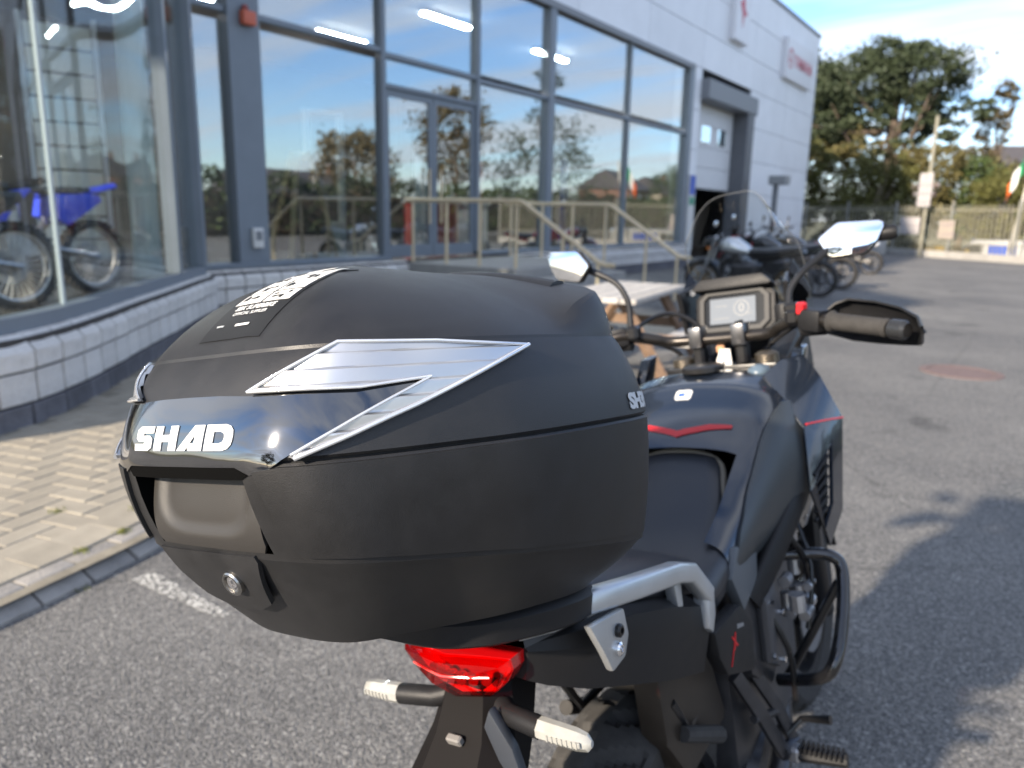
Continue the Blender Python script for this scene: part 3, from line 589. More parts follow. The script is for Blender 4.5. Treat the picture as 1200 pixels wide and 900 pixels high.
# ================================================================== parked motorcycles by the workshop
def parked_bike(label, x, y, rz, body, lean=9, style=0, k=1.):
    t = thing('parked_motorcycle', label, 'motorcycle', (x, y, 0), (0, radians(-lean), rz), group='motorcycles parked by the workshop')
    t.rotation_mode = 'XYZ'; t.scale = (k, k, k)
    root = t
    GOLD = mat('gold rim', (.30, .20, .09), .4, metal=.8)
    spoked_wheel(root, (0, -.72, .31), .31, .16, spokes=8, m_r=GOLD if style == 0 else DARK); spoked_wheel(root, (0, .72, .31), .31, .12, spokes=8, m_r=GOLD if style == 0 else DARK)
    b = B(); b.box((0, 0, .45), (.30, .42, .36), bev=.05); b.cyl((.14, .0, .38), .12, .06, 'x', 18); b.box((0, .12, .68), (.24, .2, .2), rot=(-.4, 0, 0), bev=.03); b.obj('engine', DARK, root)
    sec = [(-.10, .07, .80, .78), (0, .13, .90, .74), (.15, .165, .99, .74), (.3, .16, 1.0, .76), (.40, .10, .95, .80)]
    b = B(); b.loft([[(w*cos(a), y_, z0+(z1-z0)*(.5+.5*sin(a))) for a in [2*pi*k/16 for k in range(16)]] for y_, w, z1, z0 in sec]); b.obj('fuel_tank', body, root, ang=60)
    b = B(); b.loft([[(w*_sq(cos(a)), y_, z+h*_sq(sin(a))) for a in [2*pi*k/14 for k in range(14)]] for y_, w, z, h in ((-.82, .06, .88, .025), (-.7, .10, .86, .04), (-.4, .12, .80, .05), (-.1, .10, .79, .05), (-.05, .07, .80, .03))]); b.obj('seat', SEATM, root, ang=60)
    b = B(); b.prism([(-.86, .86), (-.45, .76), (-.2, .74), (-.2, .62), (-.5, .68), (-.9, .80)], -.09, .09, 'yzx', bev=.02); b.obj('tail_panel', body if style != 0 else MBLK, root)
    b = B(); b.tube([(0, .46, .95), (0, .1, .62), (0, -.3, .50)], .035, 8); b.tube([(.1, -.72, .31), (.09, -.25, .42)], .03, 8); b.tube([(-.1, -.72, .31), (-.09, -.25, .42)], .03, 8); b.obj('frame', MBLK, root)
    for s in (-1, 1): B().tube([(s*.1, .72, .31), (s*.1, .45, 1.02)], [.032, .026], 8).obj('fork_leg', CHR if style == 0 else MBLK, root)
    b = B(); b.loft([[(x_*.075, .72+.345*cos(a), .31+.345*sin(a)+(.012 if x_ == 0 else 0)) for x_ in (-1, 0, 1)] for a in [radians(20+k*13) for k in range(10)]], cap=False, closed=False); b.solid(.006); b.obj('front_mudguard', body if style else MBLK, root)
    b = B(); b.ball((0, .60, .90), (.19, .17, .19)); b.obj('headlight', MBLK, root); B().lathe([(0, .085), (.05, .08), (.08, .06)], (0, .60, .90), 'y', 20).obj('headlight_lens', LENS, root)
    B().tube([(-.38, .28, 1.08), (-.2, .36, 1.09), (-.1, .42, 1.04), (.1, .42, 1.04), (.2, .36, 1.09), (.38, .28, 1.08)], .013, 8, smooth=3).obj('handlebar', MBLK, root)
    for s in (-1, 1):
        B().tube([(s*.36, .28, 1.075), (s*.25, .335, 1.09)], .019, 8).obj('grip', RUB, root)
        m_ = B().tube([(s*.24, .36, 1.09), (s*.30, .36, 1.22)], .007, 6).obj('mirror', MBLK, root); B().ball((s*.33, .36, 1.25), (.14, .03, .09)).obj('mirror_shell', MBLK if style else CHR, m_)
        B().ball((s*.16, .56, .84), (.05, .06, .05)).obj('indicator', mat('amber lens', (.6, .18, .02), .3), root)
    B().tube([(.12, .14, .5), (.15, .05, .28), (.15, -.3, .28), (.17, -.75, .42)], [.022, .024, .03, .05], 10, smooth=3).obj('exhaust', CHR if style == 0 else DARK, root)
    if style == 2:
        b = B(); b.loft([[(w*x_, y_, z) for x_ in (-1, -.5, .5, 1)] for y_, z, w in ((.62, .95, .14), (.60, 1.12, .12), (.52, 1.26, .08))], cap=False, closed=False); b.solid(.004); b.obj('fly_screen', SMOKE, root)
        b = B(); b.prism([(.25, .95), (.62, 1.0), (.74, .80), (.45, .62), (.2, .70)], -.17, .17, 'yzx', bev=.04); b.obj('fairing', body, root)
    return t
BK = mat('gloss black tank', (.012, .012, .013), .15, coat=1.); SV = mat('silver tank paint', (.72, .74, .75), .22, metal=.6, coat=.5); RD = mat('red tank paint', (.42, .012, .03), .25, coat=.6); BW = mat('white tank paint', (.7, .7, .7), .3, coat=.5)

parked_bike('roadster with a silver tank and gold wheels, nearest of the parked row', -3.75, 12.2, radians(86), SV, style=0, k=1.10)
parked_bike('black motorcycle parked second in the row behind the silver one', -3.75, 14.0, radians(88), BK, style=1, k=1.10)
parked_bike('black motorcycle parked third in the row, before the gap', -3.8, 16.0, radians(92), BK, style=2, k=1.10)
parked_bike('dark motorcycle with a white tank at the far end of the row', -4.05, 21.6, radians(80), BW, style=2)
parked_bike('red faired motorcycle, nearer of the two red ones behind the row', -5.25, 17.7, radians(75), RD, style=2)
parked_bike('red motorcycle, farther of the two red ones behind the row', -5.15, 19.7, radians(80), RD, style=1)

# ================================================================== boundary: kerb wall, palisade fence, signs
FA, FB = Vector((4.0, 29.0, 0)), Vector((-16.0, 43.5, 0)); FD = (FB-FA).normalized(); FL = (FB-FA).length; FN = Vector((-FD.y, FD.x, 0)); frz = math.atan2(FD.y, FD.x)
bw = thing('boundary_kerb', 'low concrete kerb wall under the palisade fence', 'wall', FA, (0, 0, frz))
for k in range(12): B().box(((k+.5)*FL/12, 0, .09), (FL/12-.015, .22, .36), bev=.02).obj('kerb_section', CONC, bw)
GALV = mat('galvanised steel', (.30, .285, .22), .6, metal=.1, var=.15, vscale=5)
fe = thing('palisade_fence', 'grey galvanised palisade fence across the back of the yard', 'fence', FA, (0, 0, frz))
b = B(); nP = int(FL/.19)
for k in range(nP):
    x = (k+.5)*.19; w = .026
    b.add([(x-w, -.012, .27), (x, .012, .27), (x+w, -.012, .27), (x-w, -.012, 2.0), (x, .012, 2.06), (x+w, -.012, 2.0)], [(0, 1, 4, 3), (1, 2, 5, 4)])
b.obj('pales', GALV, fe, norm=False, kind='stuff')
for z in (.6, 1.85): B().box((FL/2, .035, z), (FL, .04, .032)).obj('rail', GALV, fe)
for k in range(10): B().box((k*FL/9, .06, 1.1), (.075, .07, 2.2), bev=.01).obj('post', mat('dull steel post', (.22, .22, .20), .6), fe)
def fence_pt(s, d=0.): return FA + FD*s + FN*d
def fsign(label, s, z, w, h, lines, tint=WHT, d=-.12, name='fence_sign'):
    p = fence_pt(s, -d); t = thing(name, label, 'sign', (p.x, p.y, z), (0, 0, frz+pi), group='notices on the fence')
    B().box((0, 0, 0), (w, .03, h), bev=.006).obj('board', tint, t)
    tm = mat('grey print', (.25, .2, .22), .6)
    for k, l in enumerate(lines): lettering(l, h/len(lines)*.8, tm, t, frame_mat((0, -.018, h*(.5-(k+.5)/len(lines))), (1, 0, 0), (0, 0, 1)))
    return t
pp = thing('tall_post', 'tall thin grey post rising above the fence', 'post', fence_pt(9.25, .35), (0, 0, frz))
B().tube([(0, 0, 0), (0, 0, 5.35)], .06, 10).obj('shaft', GALV, pp); B().lathe([(.062, 5.33), (.065, 5.4), (0, 5.43)], (0, 0, 0), 'z', 12).obj('cap', GALV, pp)
SG = mat('pale sign white', (.40, .385, .38), .6, var=.06, vscale=4)
fsign('tall white parking notice fixed to the post by the fence', 9.25, 2.62, .62, 1.3, ['P', 'CUSTOMER', 'PARKING', 'ONLY'], SG, d=-.50, name='post_notice')
fsign('white rectangular notice on the fence left of the post', 10.15, 1.22, 1.0, .68, ['NOTICE', 'NO PARKING', 'AT GATES'], SG)
fsign('small square cream notice on the fence right of the post', 8.35, 1.1, .68, .72, ['KEEP', 'CLEAR'], mat('cream sign', (.34, .30, .25), .6, var=.08))
fp = thing('flagpole', 'leaning pale pole behind the fence carrying a flag', 'flagpole', fence_pt(6.0, -.3), (radians(3), radians(6), 0))
B().tube([(0, 0, -.2), (0, 0, 3.9)], [.055, .04], 10).obj('shaft', mat('pale pole', (.6, .57, .5), .5), fp)
fg = thing('tricolour_flag', 'green white and orange flag hanging from the leaning pole', 'flag', fence_pt(6.05, -.3)+Vector((.15, 0, 3.15)), (0, 0, frz))
for i, m in enumerate((mat('flag green', (.0, .25, .10), .7), mat('flag white', (.7, .7, .7), .7), mat('flag orange', (.72, .14, .02), .7))):
    b = B(); b.loft([[((i+k/6)*.24*.75+.0, .05*sin((i+k/6)*3.4+z*2), -(i+k/6)*.34+z*.62) for z in (0, .25, .5, .75, 1)] for k in range(7)], cap=False, closed=False); b.solid(.004); b.obj('stripe', m, fg)

# white van on the road beyond the fence
def van():
    p = fence_pt(7.7, -2.4)
    t = thing('white_van', 'white van with blue side lettering panel passing beyond the fence', 'van', (p.x, p.y, -.95), (0, 0, frz+pi))
    WV = mat('white van paint', (.52, .52, .51), .25, coat=.6); GL = mat('dark car glass', (.03, .035, .04), .06, coat=.5)
    prof = [(-2.1, .35), (-2.1, .85), (-1.75, 1.02), (-1.0, 1.55), (-.7, 1.68), (1.9, 1.72), (2.1, 1.55), (2.12, .35)]
    B().prism(prof, -.86, .86, 'xzy', bev=.09, seg=3).obj('body', WV, t, ang=50)
    for s in (-1, 1):
        B().prism([(-1.5, 1.06), (-.98, 1.46), (-.35, 1.52), (-.35, 1.06)], s*.855, s*.868, 'xzy', bev=.004).obj('window', GL, t)
        B().prism([(-.1, 1.05), (-.1, 1.5), (1.1, 1.54), (1.1, 1.05)], s*.855, s*.866, 'xzy').obj('side_print', mat('blue print', (.03, .10, .5), .4), t)
        for x in (-1.35, 1.35):
            w = B().lathe([(.2, -.1), (.31, -.1), (.33, -.06), (.33, .06), (.31, .1), (.2, .1)], (x, s*.78, .33), 'y', 24, closed=True).obj('wheel', RUB, t); B().lathe([(0, s*.09), (.19, s*.1), (.2, s*.06)], (x, s*.78, .33), 'y', 16).obj('rim', ALU, w)
        B().box((-2.06, s*.62, .82), (.1, .3, .16), bev=.03).obj('headlight', LENS, t)
    B().prism([(-.75, 1.1), (.75, 1.1), (.6, 1.5), (-.6, 1.5)], -.006, .006, 'xyz').obj('windscreen', GL, t).matrix_local = Matrix.Translation((-2.35, 0, .72)) @ Matrix.Rotation(radians(-52), 4, 'Y') @ Matrix.Rotation(pi/2, 4, 'Z') @ Matrix.Translation((0, -1.3, .55))
    return t
van()

# ================================================================== trees
def leafmat(name, rgb, var=.35):
    m = mat(name, rgb, .65, var=var, vscale=2.2); p = m.node_tree.nodes['Principled BSDF']; p.inputs['Subsurface Weight'].default_value = 0.; return m
BARK = mat('bark', (.13, .10, .075), .9, var=.3, vscale=6); PALEB = mat('pale bark', (.30, .25, .19), .9, var=.3, vscale=6)
LDARK = leafmat('dark cypress foliage', (.040, .055, .026)); LOLIVE = leafmat('olive foliage', (.105, .105, .028)); LYEL = leafmat('yellowing foliage', (.145, .125, .045)); LGRN = leafmat('green foliage', (.05, .075, .022)); LBRN = leafmat('thin brown foliage', (.11, .09, .045))
def tree(name, label, x, y, h, crown, m, bark=BARK, z0=-.95, trunk_r=.22, n=150, q=45, leaf=.17, flatness=.55, limbs=9, seed=1, group='trees behind the fence', up=.0):
    """crown: list of (dx, dy, z, rx, ry, rz) lobes; leaf sprays are spread through clumps inside the lobes"""
    rnd = random.Random(seed); t = thing(name, label, 'tree', (x, y, z0), group=group)
    lo = min(c[2]-c[5] for c in crown); hi = max(c[2]+c[5] for c in crown)
    b = B(); top = lo+(hi-lo)*.7
    b.tube([(0, 0, 0), (rnd.uniform(-.1, .1), 0, lo*.5), (rnd.uniform(-.3, .3), rnd.uniform(-.2, .2), lo), (rnd.uniform(-.4, .4), 0, top)], [trunk_r*1.25, trunk_r, trunk_r*.85, trunk_r*.2], 8, smooth=3)
    for k in range(limbs):
        c = crown[k % len(crown)]; a = rnd.uniform(0, 6.28); z = rnd.uniform(lo*.55, lo+(hi-lo)*.35)
        e = Vector((c[0]+.7*c[3]*cos(a), c[1]+.7*c[4]*sin(a), c[2]+rnd.uniform(-.3, .5)*c[5])); s_ = Vector((0, 0, z))
        b.tube([s_, s_.lerp(e, .5)+Vector((0, 0, -.25)), e], [trunk_r*.42, trunk_r*.26, trunk_r*.07], 6, smooth=3)
    b.obj('trunk', bark, t)
    b = B(); V = []; Fs = []
    for k in range(n):
        c = rnd.choices(crown, weights=[c[3]*c[4]*c[5] for c in crown])[0]
        while True:
            v = Vector((rnd.uniform(-1, 1), rnd.uniform(-1, 1), rnd.uniform(-1, 1)))
            if .25 < v.length < 1: break
        v = v.normalized()*(v.length**.55)
        cc = Vector((c[0]+v.x*c[3], c[1]+v.y*c[4], c[2]+v.z*c[5])); r = rnd.uniform(.35, .95)*min(c[3], c[5]*1.6)*.42
        out_ = Vector((v.x, v.y, abs(v.z)*.4+up)).normalized()
        for j in range(q):
            d = Vector((rnd.gauss(0, .55), rnd.gauss(0, .55), rnd.gauss(0, .55)*flatness))
            p = cc + d*r + out_*rnd.random()**2*r*.8
            l = leaf*rnd.uniform(.6, 1.5); a = Vector((rnd.gauss(0, 1), rnd.gauss(0, 1), rnd.gauss(0, .6))) + out_*1.2; a.normalize()
            s_ = a.cross(Vector((rnd.gauss(0, 1), rnd.gauss(0, 1), rnd.gauss(0, 1)))).normalized()*l*.33
            i = len(V); V += [p-a*l*.5, p+s_, p+a*l*.6, p-s_]; Fs.append((i, i+1, i+2, i+3))
    me = bpy.data.meshes.new('crown'); me.from_pydata([tuple(v) for v in V], [], Fs); link('crown', me, m, t)
    return t
tree('cypress_tree', 'broad dark cypress with a flat layered crown behind the building corner', -7.0, 45, 11, [(-2.0, 0, 9.2, 2.4, 2.2, 1.4), (1.2, 0, 9.5, 2.2, 2.2, 1.3), (-.3, 0, 10.7, 1.8, 1.8, .9), (2.9, 0, 7.7, 1.7, 1.8, .7), (-3.4, 0, 7.3, 1.9, 2, .8), (.2, .5, 7.4, 2.4, 2, .7), (1.8, 0, 6.2, 1.8, 1.6, .6), (-2.0, 0, 6.0, 1.8, 1.6, .6)], LDARK, n=430, q=85, leaf=.165, flatness=.36, limbs=16, seed=3, trunk_r=.34, up=.5)
tree('cypress_tree', 'second dark cypress, half hidden left of the broad one', -12.6, 47, 10, [(0, 0, 9.2, 2.6, 2.4, 2.0), (1.0, 0, 7.0, 2.2, 2, 1.2)], LDARK, n=150, q=55, leaf=.26, flatness=.5, seed=5, trunk_r=.3, up=.4)
for i, (x, y, h, w, m, lab, bk) in enumerate([
    (-11.2, 42, 6.3, 1.7, LOLIVE, 'olive green tree close to the building corner behind the fence', BARK), (-8.8, 43.5, 6.6, 1.6, LYEL, 'yellowing tree left of the pale trunk behind the fence', PALEB),
    (-6.9, 41.5, 6.0, 1.6, LOLIVE, 'olive tree under the broad cypress behind the fence', PALEB), (-5.0, 43, 6.2, 1.5, LYEL, 'yellow-green tree left of the tall post', BARK),
    (-3.3, 44, 5.6, 1.5, LGRN, 'green bushy tree right of the tall post', BARK), (-1.5, 43, 5.0, 1.5, LOLIVE, 'olive bushy tree behind the flag', BARK), (.4, 44, 5.0, 1.5, LGRN, 'green bushy tree at the right picture edge', BARK)]):
    tree('small_tree', lab, x, y, h, [(0, 0, h*.62, w, w, h*.30), (w*.4, 0, h*.82, w*.7, w*.7, h*.16), (-w*.5, 0, h*.45, w*.7, w*.7, h*.18)], m, bark=bk, n=110, q=70, leaf=.145, flatness=.9, seed=20+i, trunk_r=.10, limbs=7)
tree('slender_tree', 'slender tree with thin brownish leaves standing above the flag', -2.3, 46, 9, [(0.1, 0, 8.3, .55, .55, .9), (-.2, 0, 6.9, .75, .7, .8), (-.6, 0, 5.4, .9, .8, .7), (.3, 0, 4.7, .9, .8, .7)], LBRN, n=150, q=30, leaf=.15, flatness=1, seed=40, trunk_r=.12, limbs=12)
tree('slender_tree', 'thin bare-topped tree at the right picture edge', -.2, 47, 7, [(0, 0, 6.0, .7, .6, .9), (.3, 0, 4.6, .9, .8, .7)], LBRN, n=80, q=24, leaf=.15, flatness=1, seed=41, trunk_r=.1, limbs=12)
# low autumn shrubs along the fence foot
def shrub(label, s, d, w, h, m, seed):
    rnd = random.Random(seed); p = fence_pt(s, -d); t = thing('shrub', label, 'shrub', (p.x, p.y, -.95), group='shrubs along the fence')
    B().tube([(0, 0, 0), (.05, 0, h*.5)], [.05, .03], 6).obj('stem', BARK, t); V = []; Fs = []
    for k in range(900):
        a = rnd.uniform(0, 6.28); u = rnd.random()**.5; z = rnd.random(); r = w*u*(1-.5*z*z)
        q = Vector((r*cos(a), .6*r*sin(a), .2+(h-.2)*z*(1-.25*u))); dd = Vector((rnd.gauss(0, 1), rnd.gauss(0, 1), rnd.gauss(.3, .6))).normalized()*.11; e = dd.cross(Vector((rnd.random(), rnd.random(), rnd.random()))).normalized()*.05
        i = len(V); V += [q-dd, q+e, q+dd, q-e]; Fs.append((i, i+1, i+2, i+3))
    me = bpy.data.meshes.new('foliage'); me.from_pydata([tuple(v) for v in V], [], Fs); link('foliage', me, m, t)
LAUT = leafmat('autumn yellow shrub', (.30, .21, .03))
for i, (s, lab, m, h) in enumerate([(16.5, 'olive shrub behind the fence by the building corner', LOLIVE, 2.0), (14.8, 'olive shrub behind the fence above the red bikes', LOLIVE, 2.3), (13.2, 'green shrub behind the fence above the right mirror', LGRN, 2.1), (11.6, 'olive shrub behind the fence left of the white notice', LOLIVE, 2.0), (10.6, 'yellow shrub behind the fence under the white notice', LAUT, 1.55), (9.8, 'yellow shrub behind the fence left of the tall post', LAUT, 1.5), (8.8, 'yellow shrub behind the fence right of the tall post', LAUT, 1.45)]): shrub(lab, s, 1.1, .95, h, m, 60+i)
pos = fence_pt(11.0, .9); t = thing('concrete_block', 'white painted concrete block at the fence foot behind the mirror', 'block', (pos.x, pos.y, 0), (0, 0, frz))
B().box((0, 0, .42), (.75, .4, .84), bev=.05, seg=2).obj('block_body', mat('white painted concrete', (.38, .38, .37), .8, var=.1), t)

# ================================================================== houses
ROOF = mat('slate roof', (.075, .07, .075), .75, var=.25, vscale=6); REND = mat('cream render', (.48, .42, .34), .9, var=.08, vscale=2); BRK = mat('brown brick', (.23, .13, .095), .9, var=.25, vscale=14); PANE = mat('dark house glass', (.03, .035, .045), .06)
def house(label, x, y, rz, w, d, h, m, group='houses around the yard', z0=0):
    t = thing('house', label, 'house', (x, y, z0), (0, 0, rz), group=group)
    B().box((0, 0, h/2), (w, d, h)).obj('wall', m, t)
    r = B().prism([(-d/2-.35, h-.05), (d/2+.35, h-.05), (0, h+d*.36)], -w/2-.3, w/2+.3, 'yzx').obj('roof', ROOF, t)
    B().box((w*.36, 0, h+d*.36+.1), (.55, .8, 1.5), bev=.03).obj('chimney', BRK, r)
    for s in (-1, 1):
        for zz in (1.4, 4.0):
            for k in range(3):
                wx = -w/2+w*(k+.5)/3
                f = B().box((wx, s*(d/2+.01), zz), (1.2, .1, 1.25), bev=.01).obj('window', WHT, t); B().box((wx, s*(d/2+.055), zz), (1.04, .03, 1.08)).obj('pane', PANE, f)
    B().box((w*.02, -d/2-.02, 1.05), (1.0, .1, 2.1), bev=.01).obj('door', RED, t)
house('grey roofed house far behind the flag at the right edge', 1.6, 60, radians(20), 9, 7, 4.6, REND, z0=-.95)
house('brown brick house across the road, mirrored in the right windows', 40, 112, radians(80), 13, 8, 5.2, BRK)
house('cream house with a grey roof across the road, mirrored in the rightmost window', 44, 136, radians(84), 14, 8, 5.2, REND)
house('cream rendered bungalow across the road, mirrored behind the A-frame board', 50, 56, radians(84), 16, 7, 2.9, BRK)
def hedge(label, x, y, l, h, m, seed):
    rnd = random.Random(seed); t = thing('hedge', label, 'hedge', (x, y, 0), (0, 0, radians(88)), group='hedges across the yard')
    B().box((0, 0, h*.4), (l*.96, .7, h*.8), bev=.2).obj('branches', BARK, t); V = []; Fs = []
    for k in range(2600):
        q = Vector((rnd.uniform(-l/2, l/2), rnd.choice((-1, 1))*rnd.uniform(.3, .75), h*rnd.random())); q.z += .35*sin(q.x*1.3+seed)+.2*rnd.random()
        if rnd.random() < .3: q = Vector((q.x, rnd.uniform(-.6, .6), h*rnd.uniform(.85, 1.1)+.35*sin(q.x*1.3+seed)))
        dd = Vector((rnd.gauss(0, 1), rnd.gauss(0, 1), rnd.gauss(.3, .6))).normalized()*.2; e = dd.cross(Vector((rnd.random(), rnd.random(), rnd.random()))).normalized()*.1
        i = len(V); V += [q-dd, q+e, q+dd, q-e]; Fs.append((i, i+1, i+2, i+3))
    me = bpy.data.meshes.new('foliage'); me.from_pydata([tuple(v) for v in V], [], Fs); link('foliage', me, m, t)
for i, (lab, y, m) in enumerate([('dark hedge across the yard, mirrored in the curved bay', 14, LGRN), ('dark hedge across the yard, mirrored behind the A-frame board', 30, LDARK), ('dark hedge across the yard, mirrored in the doors', 46, LGRN), ('dark hedge across the yard, mirrored in the right windows', 62, LDARK), ('dark hedge across the yard, mirrored in the rightmost window', 78, LGRN)]): hedge(lab, 15+i*.8, y, 16.5, 2.7, m, 200+i)
house('brown brick house behind the camera, mirrored in the handlebar mirror', 6, -34, radians(10), 12, 8, 5.2, BRK)
for i, (x, y, h, w, m, nm, lab) in enumerate([(20, 59, 13.5, 4.6, LDARK, 'conifer_tree', 'tall dark conifer mirrored in the windows right of the doors'), (20, 46, 10.5, 2.6, LBRN, 'yard_tree', 'thin brown tree mirrored in the entrance doors'), (24, 39.5, 7.0, 2.6, LBRN, 'yard_tree', 'thin brown tree mirrored above the A-frame board'), (30, 112, 9, 3.5, LGRN, 'yard_tree', 'green tree mirrored in the rightmost window'), (31, 20.5, 10.5, 1.3, LDARK, 'conifer_tree', 'narrow dark conifer mirrored in the curved bay'), (30, 27, 6, 2.0, LBRN, 'yard_tree', 'thin brown tree mirrored beside the slatted panel'), (-6, -26, 8, 2.6, LGRN, 'yard_tree', 'green tree behind the camera mirrored in the left mirror')]):
    cr_ = [(0, 0, h*.3, w, w, h*.25), (0, 0, h*.55, w*.72, w*.72, h*.22), (0, 0, h*.82, w*.36, w*.36, h*.2)] if nm == 'conifer_tree' else [(0, 0, h*.6, w, w, h*.3), (w*.4, .3, h*.8, w*.6, w*.6, h*.18)]
    tree(nm, lab, x, y, h, cr_, m, z0=0, n=110, q=36, leaf=.26, flatness=.8, seed=80+i, trunk_r=.16, limbs=10, group='trees across the yard')
# ================================================================== the touring motorcycle in the foreground
LEAN = radians(11)
bike = thing('touring_motorcycle', 'black adventure touring motorcycle leaning on its stand under the top case', 'motorcycle', (0, 0, 0), (0, -LEAN, 0))
def patch(poly, fn, nu, nv, off=.002, thick=.003, m=None, name='patch', parent=None, disp=None, ang=40, tri=None):
    """a sheet cut to a 2-D outline and laid on the surface fn(u, v), standing off it by off"""
    b = bmesh.new()
    if tri is not None: b.from_mesh(tri)
    else:
        b.faces.new([b.verts.new((p[0], p[1], 0)) for p in poly])
    us = [v.co.x for v in b.verts]; vs = [v.co.y for v in b.verts]
    for lo, hi, n, nrm in ((min(us), max(us), nu, (1, 0, 0)), (min(vs), max(vs), nv, (0, 1, 0))):
        for k in range(1, n):
            c = lo+(hi-lo)*k/n
            bmesh.ops.bisect_plane(b, geom=b.verts[:]+b.edges[:]+b.faces[:], plane_co=Vector(nrm)*c, plane_no=nrm, dist=1e-7)
    def place(u, v, o):
        e = 1e-3; P = Vector(fn(u, v)); a = Vector(fn(u+e, v))-Vector(fn(u-e, v)); c = Vector(fn(u, v+e*.05))-Vector(fn(u, v-e*.05)); n = a.cross(c).normalized()
        if n.dot(P-patch.center) < 0: n = -n
        return P+n*(o+(disp(u, v) if disp else 0))
    V = [place(v.co.x, v.co.y, off) for v in b.verts]; V0 = [place(v.co.x, v.co.y, off-thick) for v in b.verts] if thick else None
    b.verts.index_update(); bb = B(); n = len(V); F = [[v.index for v in f.verts] for f in b.faces]
    bb.add(V + (V0 or []), F + ([[i+n for i in f[::-1]] for f in F] + [[e.verts[0].index, e.verts[1].index, e.verts[1].index+n, e.verts[0].index+n] for e in b.edges if e.is_boundary] if thick else []))
    b.free(); return bb.obj(name, m, parent, ang=ang)
patch.center = Vector((0, .4, .8))
# --- rear wheel: tyre with cut grooves
def grooved_tyre(c, R, w, name, groove=True):
    b = B(); seg, n = 220, 17; prof = []
    for j in range(n):
        a = -1.25+2.5*j/(n-1); prof.append((R-.055+.055*cos(a*1.05), w/2*sin(a)/sin(1.25), j/(n-1)-.5))
    rings = []
    for k in range(seg):
        th = 2*pi*k/seg; r_ = []
        for r, h, s_ in prof:
            ph = (k/seg*22+abs(s_)*1.6+(.5 if s_ < 0 else 0)) % 1; g = .011 if groove and .05 < abs(s_) < .42 and ph < .24 else 0
            r_.append((h, (r-g)*cos(th), (r-g)*sin(th)))
        r_ += [(w*.42, (R-.10)*cos(th), (R-.10)*sin(th)), (-w*.42, (R-.10)*cos(th), (R-.10)*sin(th))]
        rings.append([Vector(c)+Vector(p) for p in r_])
    b.loft(rings+[rings[0]], cap=False); bmesh.ops.remove_doubles(b.bm, verts=b.bm.verts, dist=1e-6); t = b.obj(name, RUB, bike, ang=28)
    b = B().lathe([(R-.115, -w*.36), (R-.095, -w*.42), (R-.098, 0), (R-.095, w*.42), (R-.115, w*.36)], c, 'x', 44, closed=True)
    for k in range(5):
        a = 2*pi*k/5
        for q in (-.16, .16): b.tube([Vector(c)+Vector((0, .05*cos(a), .05*sin(a))), Vector(c)+Vector((0, (R-.105)*cos(a+q), (R-.105)*sin(a+q)))], .016, 8)
    b.cyl(c, .06, w*.9, 'x', 20); b.obj('rim', MBLK, t)
    B().lathe([(.075, -.0025), (.125, -.0025), (.125, .0025), (.075, .0025)], Vector(c)+Vector((w*.5, 0, 0)), 'x', 36, closed=True).obj('brake_disc', ALU, t)
grooved_tyre((0, 0, .315), .318, .165, 'rear_tyre'); grooved_tyre((-.05, 1.16, .305), .30, .11, 'front_tyre')
for s in (-1, 1):
    B().tube([(s*.115, 0, .315), (s*.11, .2, .36), (s*.08, .42, .42)], [.028, .035, .045], 10, smooth=3).obj('swingarm', DARK, bike)
# chain side sprocket, inner mudguard
b = B(); b.lathe([(.06, -.004), (.10, -.004), (.105, .004), (.06, .004)], (-.1, 0, .315), 'x', 40, closed=True); b.obj('sprocket', ALU, bike)
HUG = mat('dusty brown-black plastic', (.034, .026, .019), .40, var=.4, vscale=10)
b = B(); b.loft([[(x*.085, y, z+(.02 if abs(x) < .6 else 0)) for x in (-1, -.6, 0, .6, 1)] for y, z in ((-.14, .80), (-.02, .74), (.10, .68), (.22, .58), (.33, .45), (.37, .34))], cap=False, closed=False); b.solid(.006); b.obj('inner_mudguard', HUG, bike, ang=50)
b = B(); b.prism([(-.06, .74), (.14, .70), (.20, .52), (.02, .50), (-.05, .60)], .055, .105, 'yzx', bev=.015); b.obj('battery_cover', HUG, bike)
b = B(); b.tube([(.03, .20, .42), (.03, .12, .72)], .03, 12)
for k in range(9): b.lathe([(.034, -.004), (.042, 0), (.034, .004)], (.03, .185-.0075*k, .46+.028*k), 'z', 16, closed=True)
b.obj('shock_absorber', DARK, bike)
# --- rear fender, tail light, indicators
b = B(); b.loft([[(-hw, y0, z), (-hw*.55, y0-.028, z+.008), (hw*.55, y0-.028, z+.008), (hw, y0, z), (hw*.92, y1, z-.012), (-hw*.92, y1, z-.012)] for y0, y1, z, hw in ((-.345, -.28, .858, .050), (-.355, -.30, .83, .056), (-.375, -.33, .79, .066), (-.43, -.39, .73, .082), (-.475, -.445, .67, .09), (-.50, -.475, .60, .09))]); b.obj('rear_fender', mat('matt black fender', (.006, .005, .005), .6, spec=.12), bike, ang=25)
b = B(); b.prism([(.052, .845), (.080, .80), (.098, .73), (.095, .68), (.072, .70), (.060, .77), (.040, .82)], -.40, -.385, 'xzy', bev=.004); b.obj('fender_facet', mat('slate plastic', (.035, .040, .05), .4), bike).rotation_euler = (0, 0, 0)
b = B(); b.box((0, -.409, .80), (.022, .010, .012), rot=(.45, 0, 0), bev=.002); b.obj('reflector_tab', mat('grey tab', (.18, .17, .16), .5), bike)
b = B(); b.prism([(-.11, .55), (.11, .55), (.11, .66), (-.11, .66)], -.518, -.510, 'xzy', bev=.002); b.obj('number_plate', mat('plate white', (.7, .7, .68), .4), bike)
TLR = mat('red lamp plastic', (.62, .004, .006), .10, coat=1., spec=.7); TLD = mat('deep red reflector', (.30, .002, .003), .18, coat=.6)
def tl_y(x, z): return -.418+.55*abs(x)**1.25+(.905-z)*.35
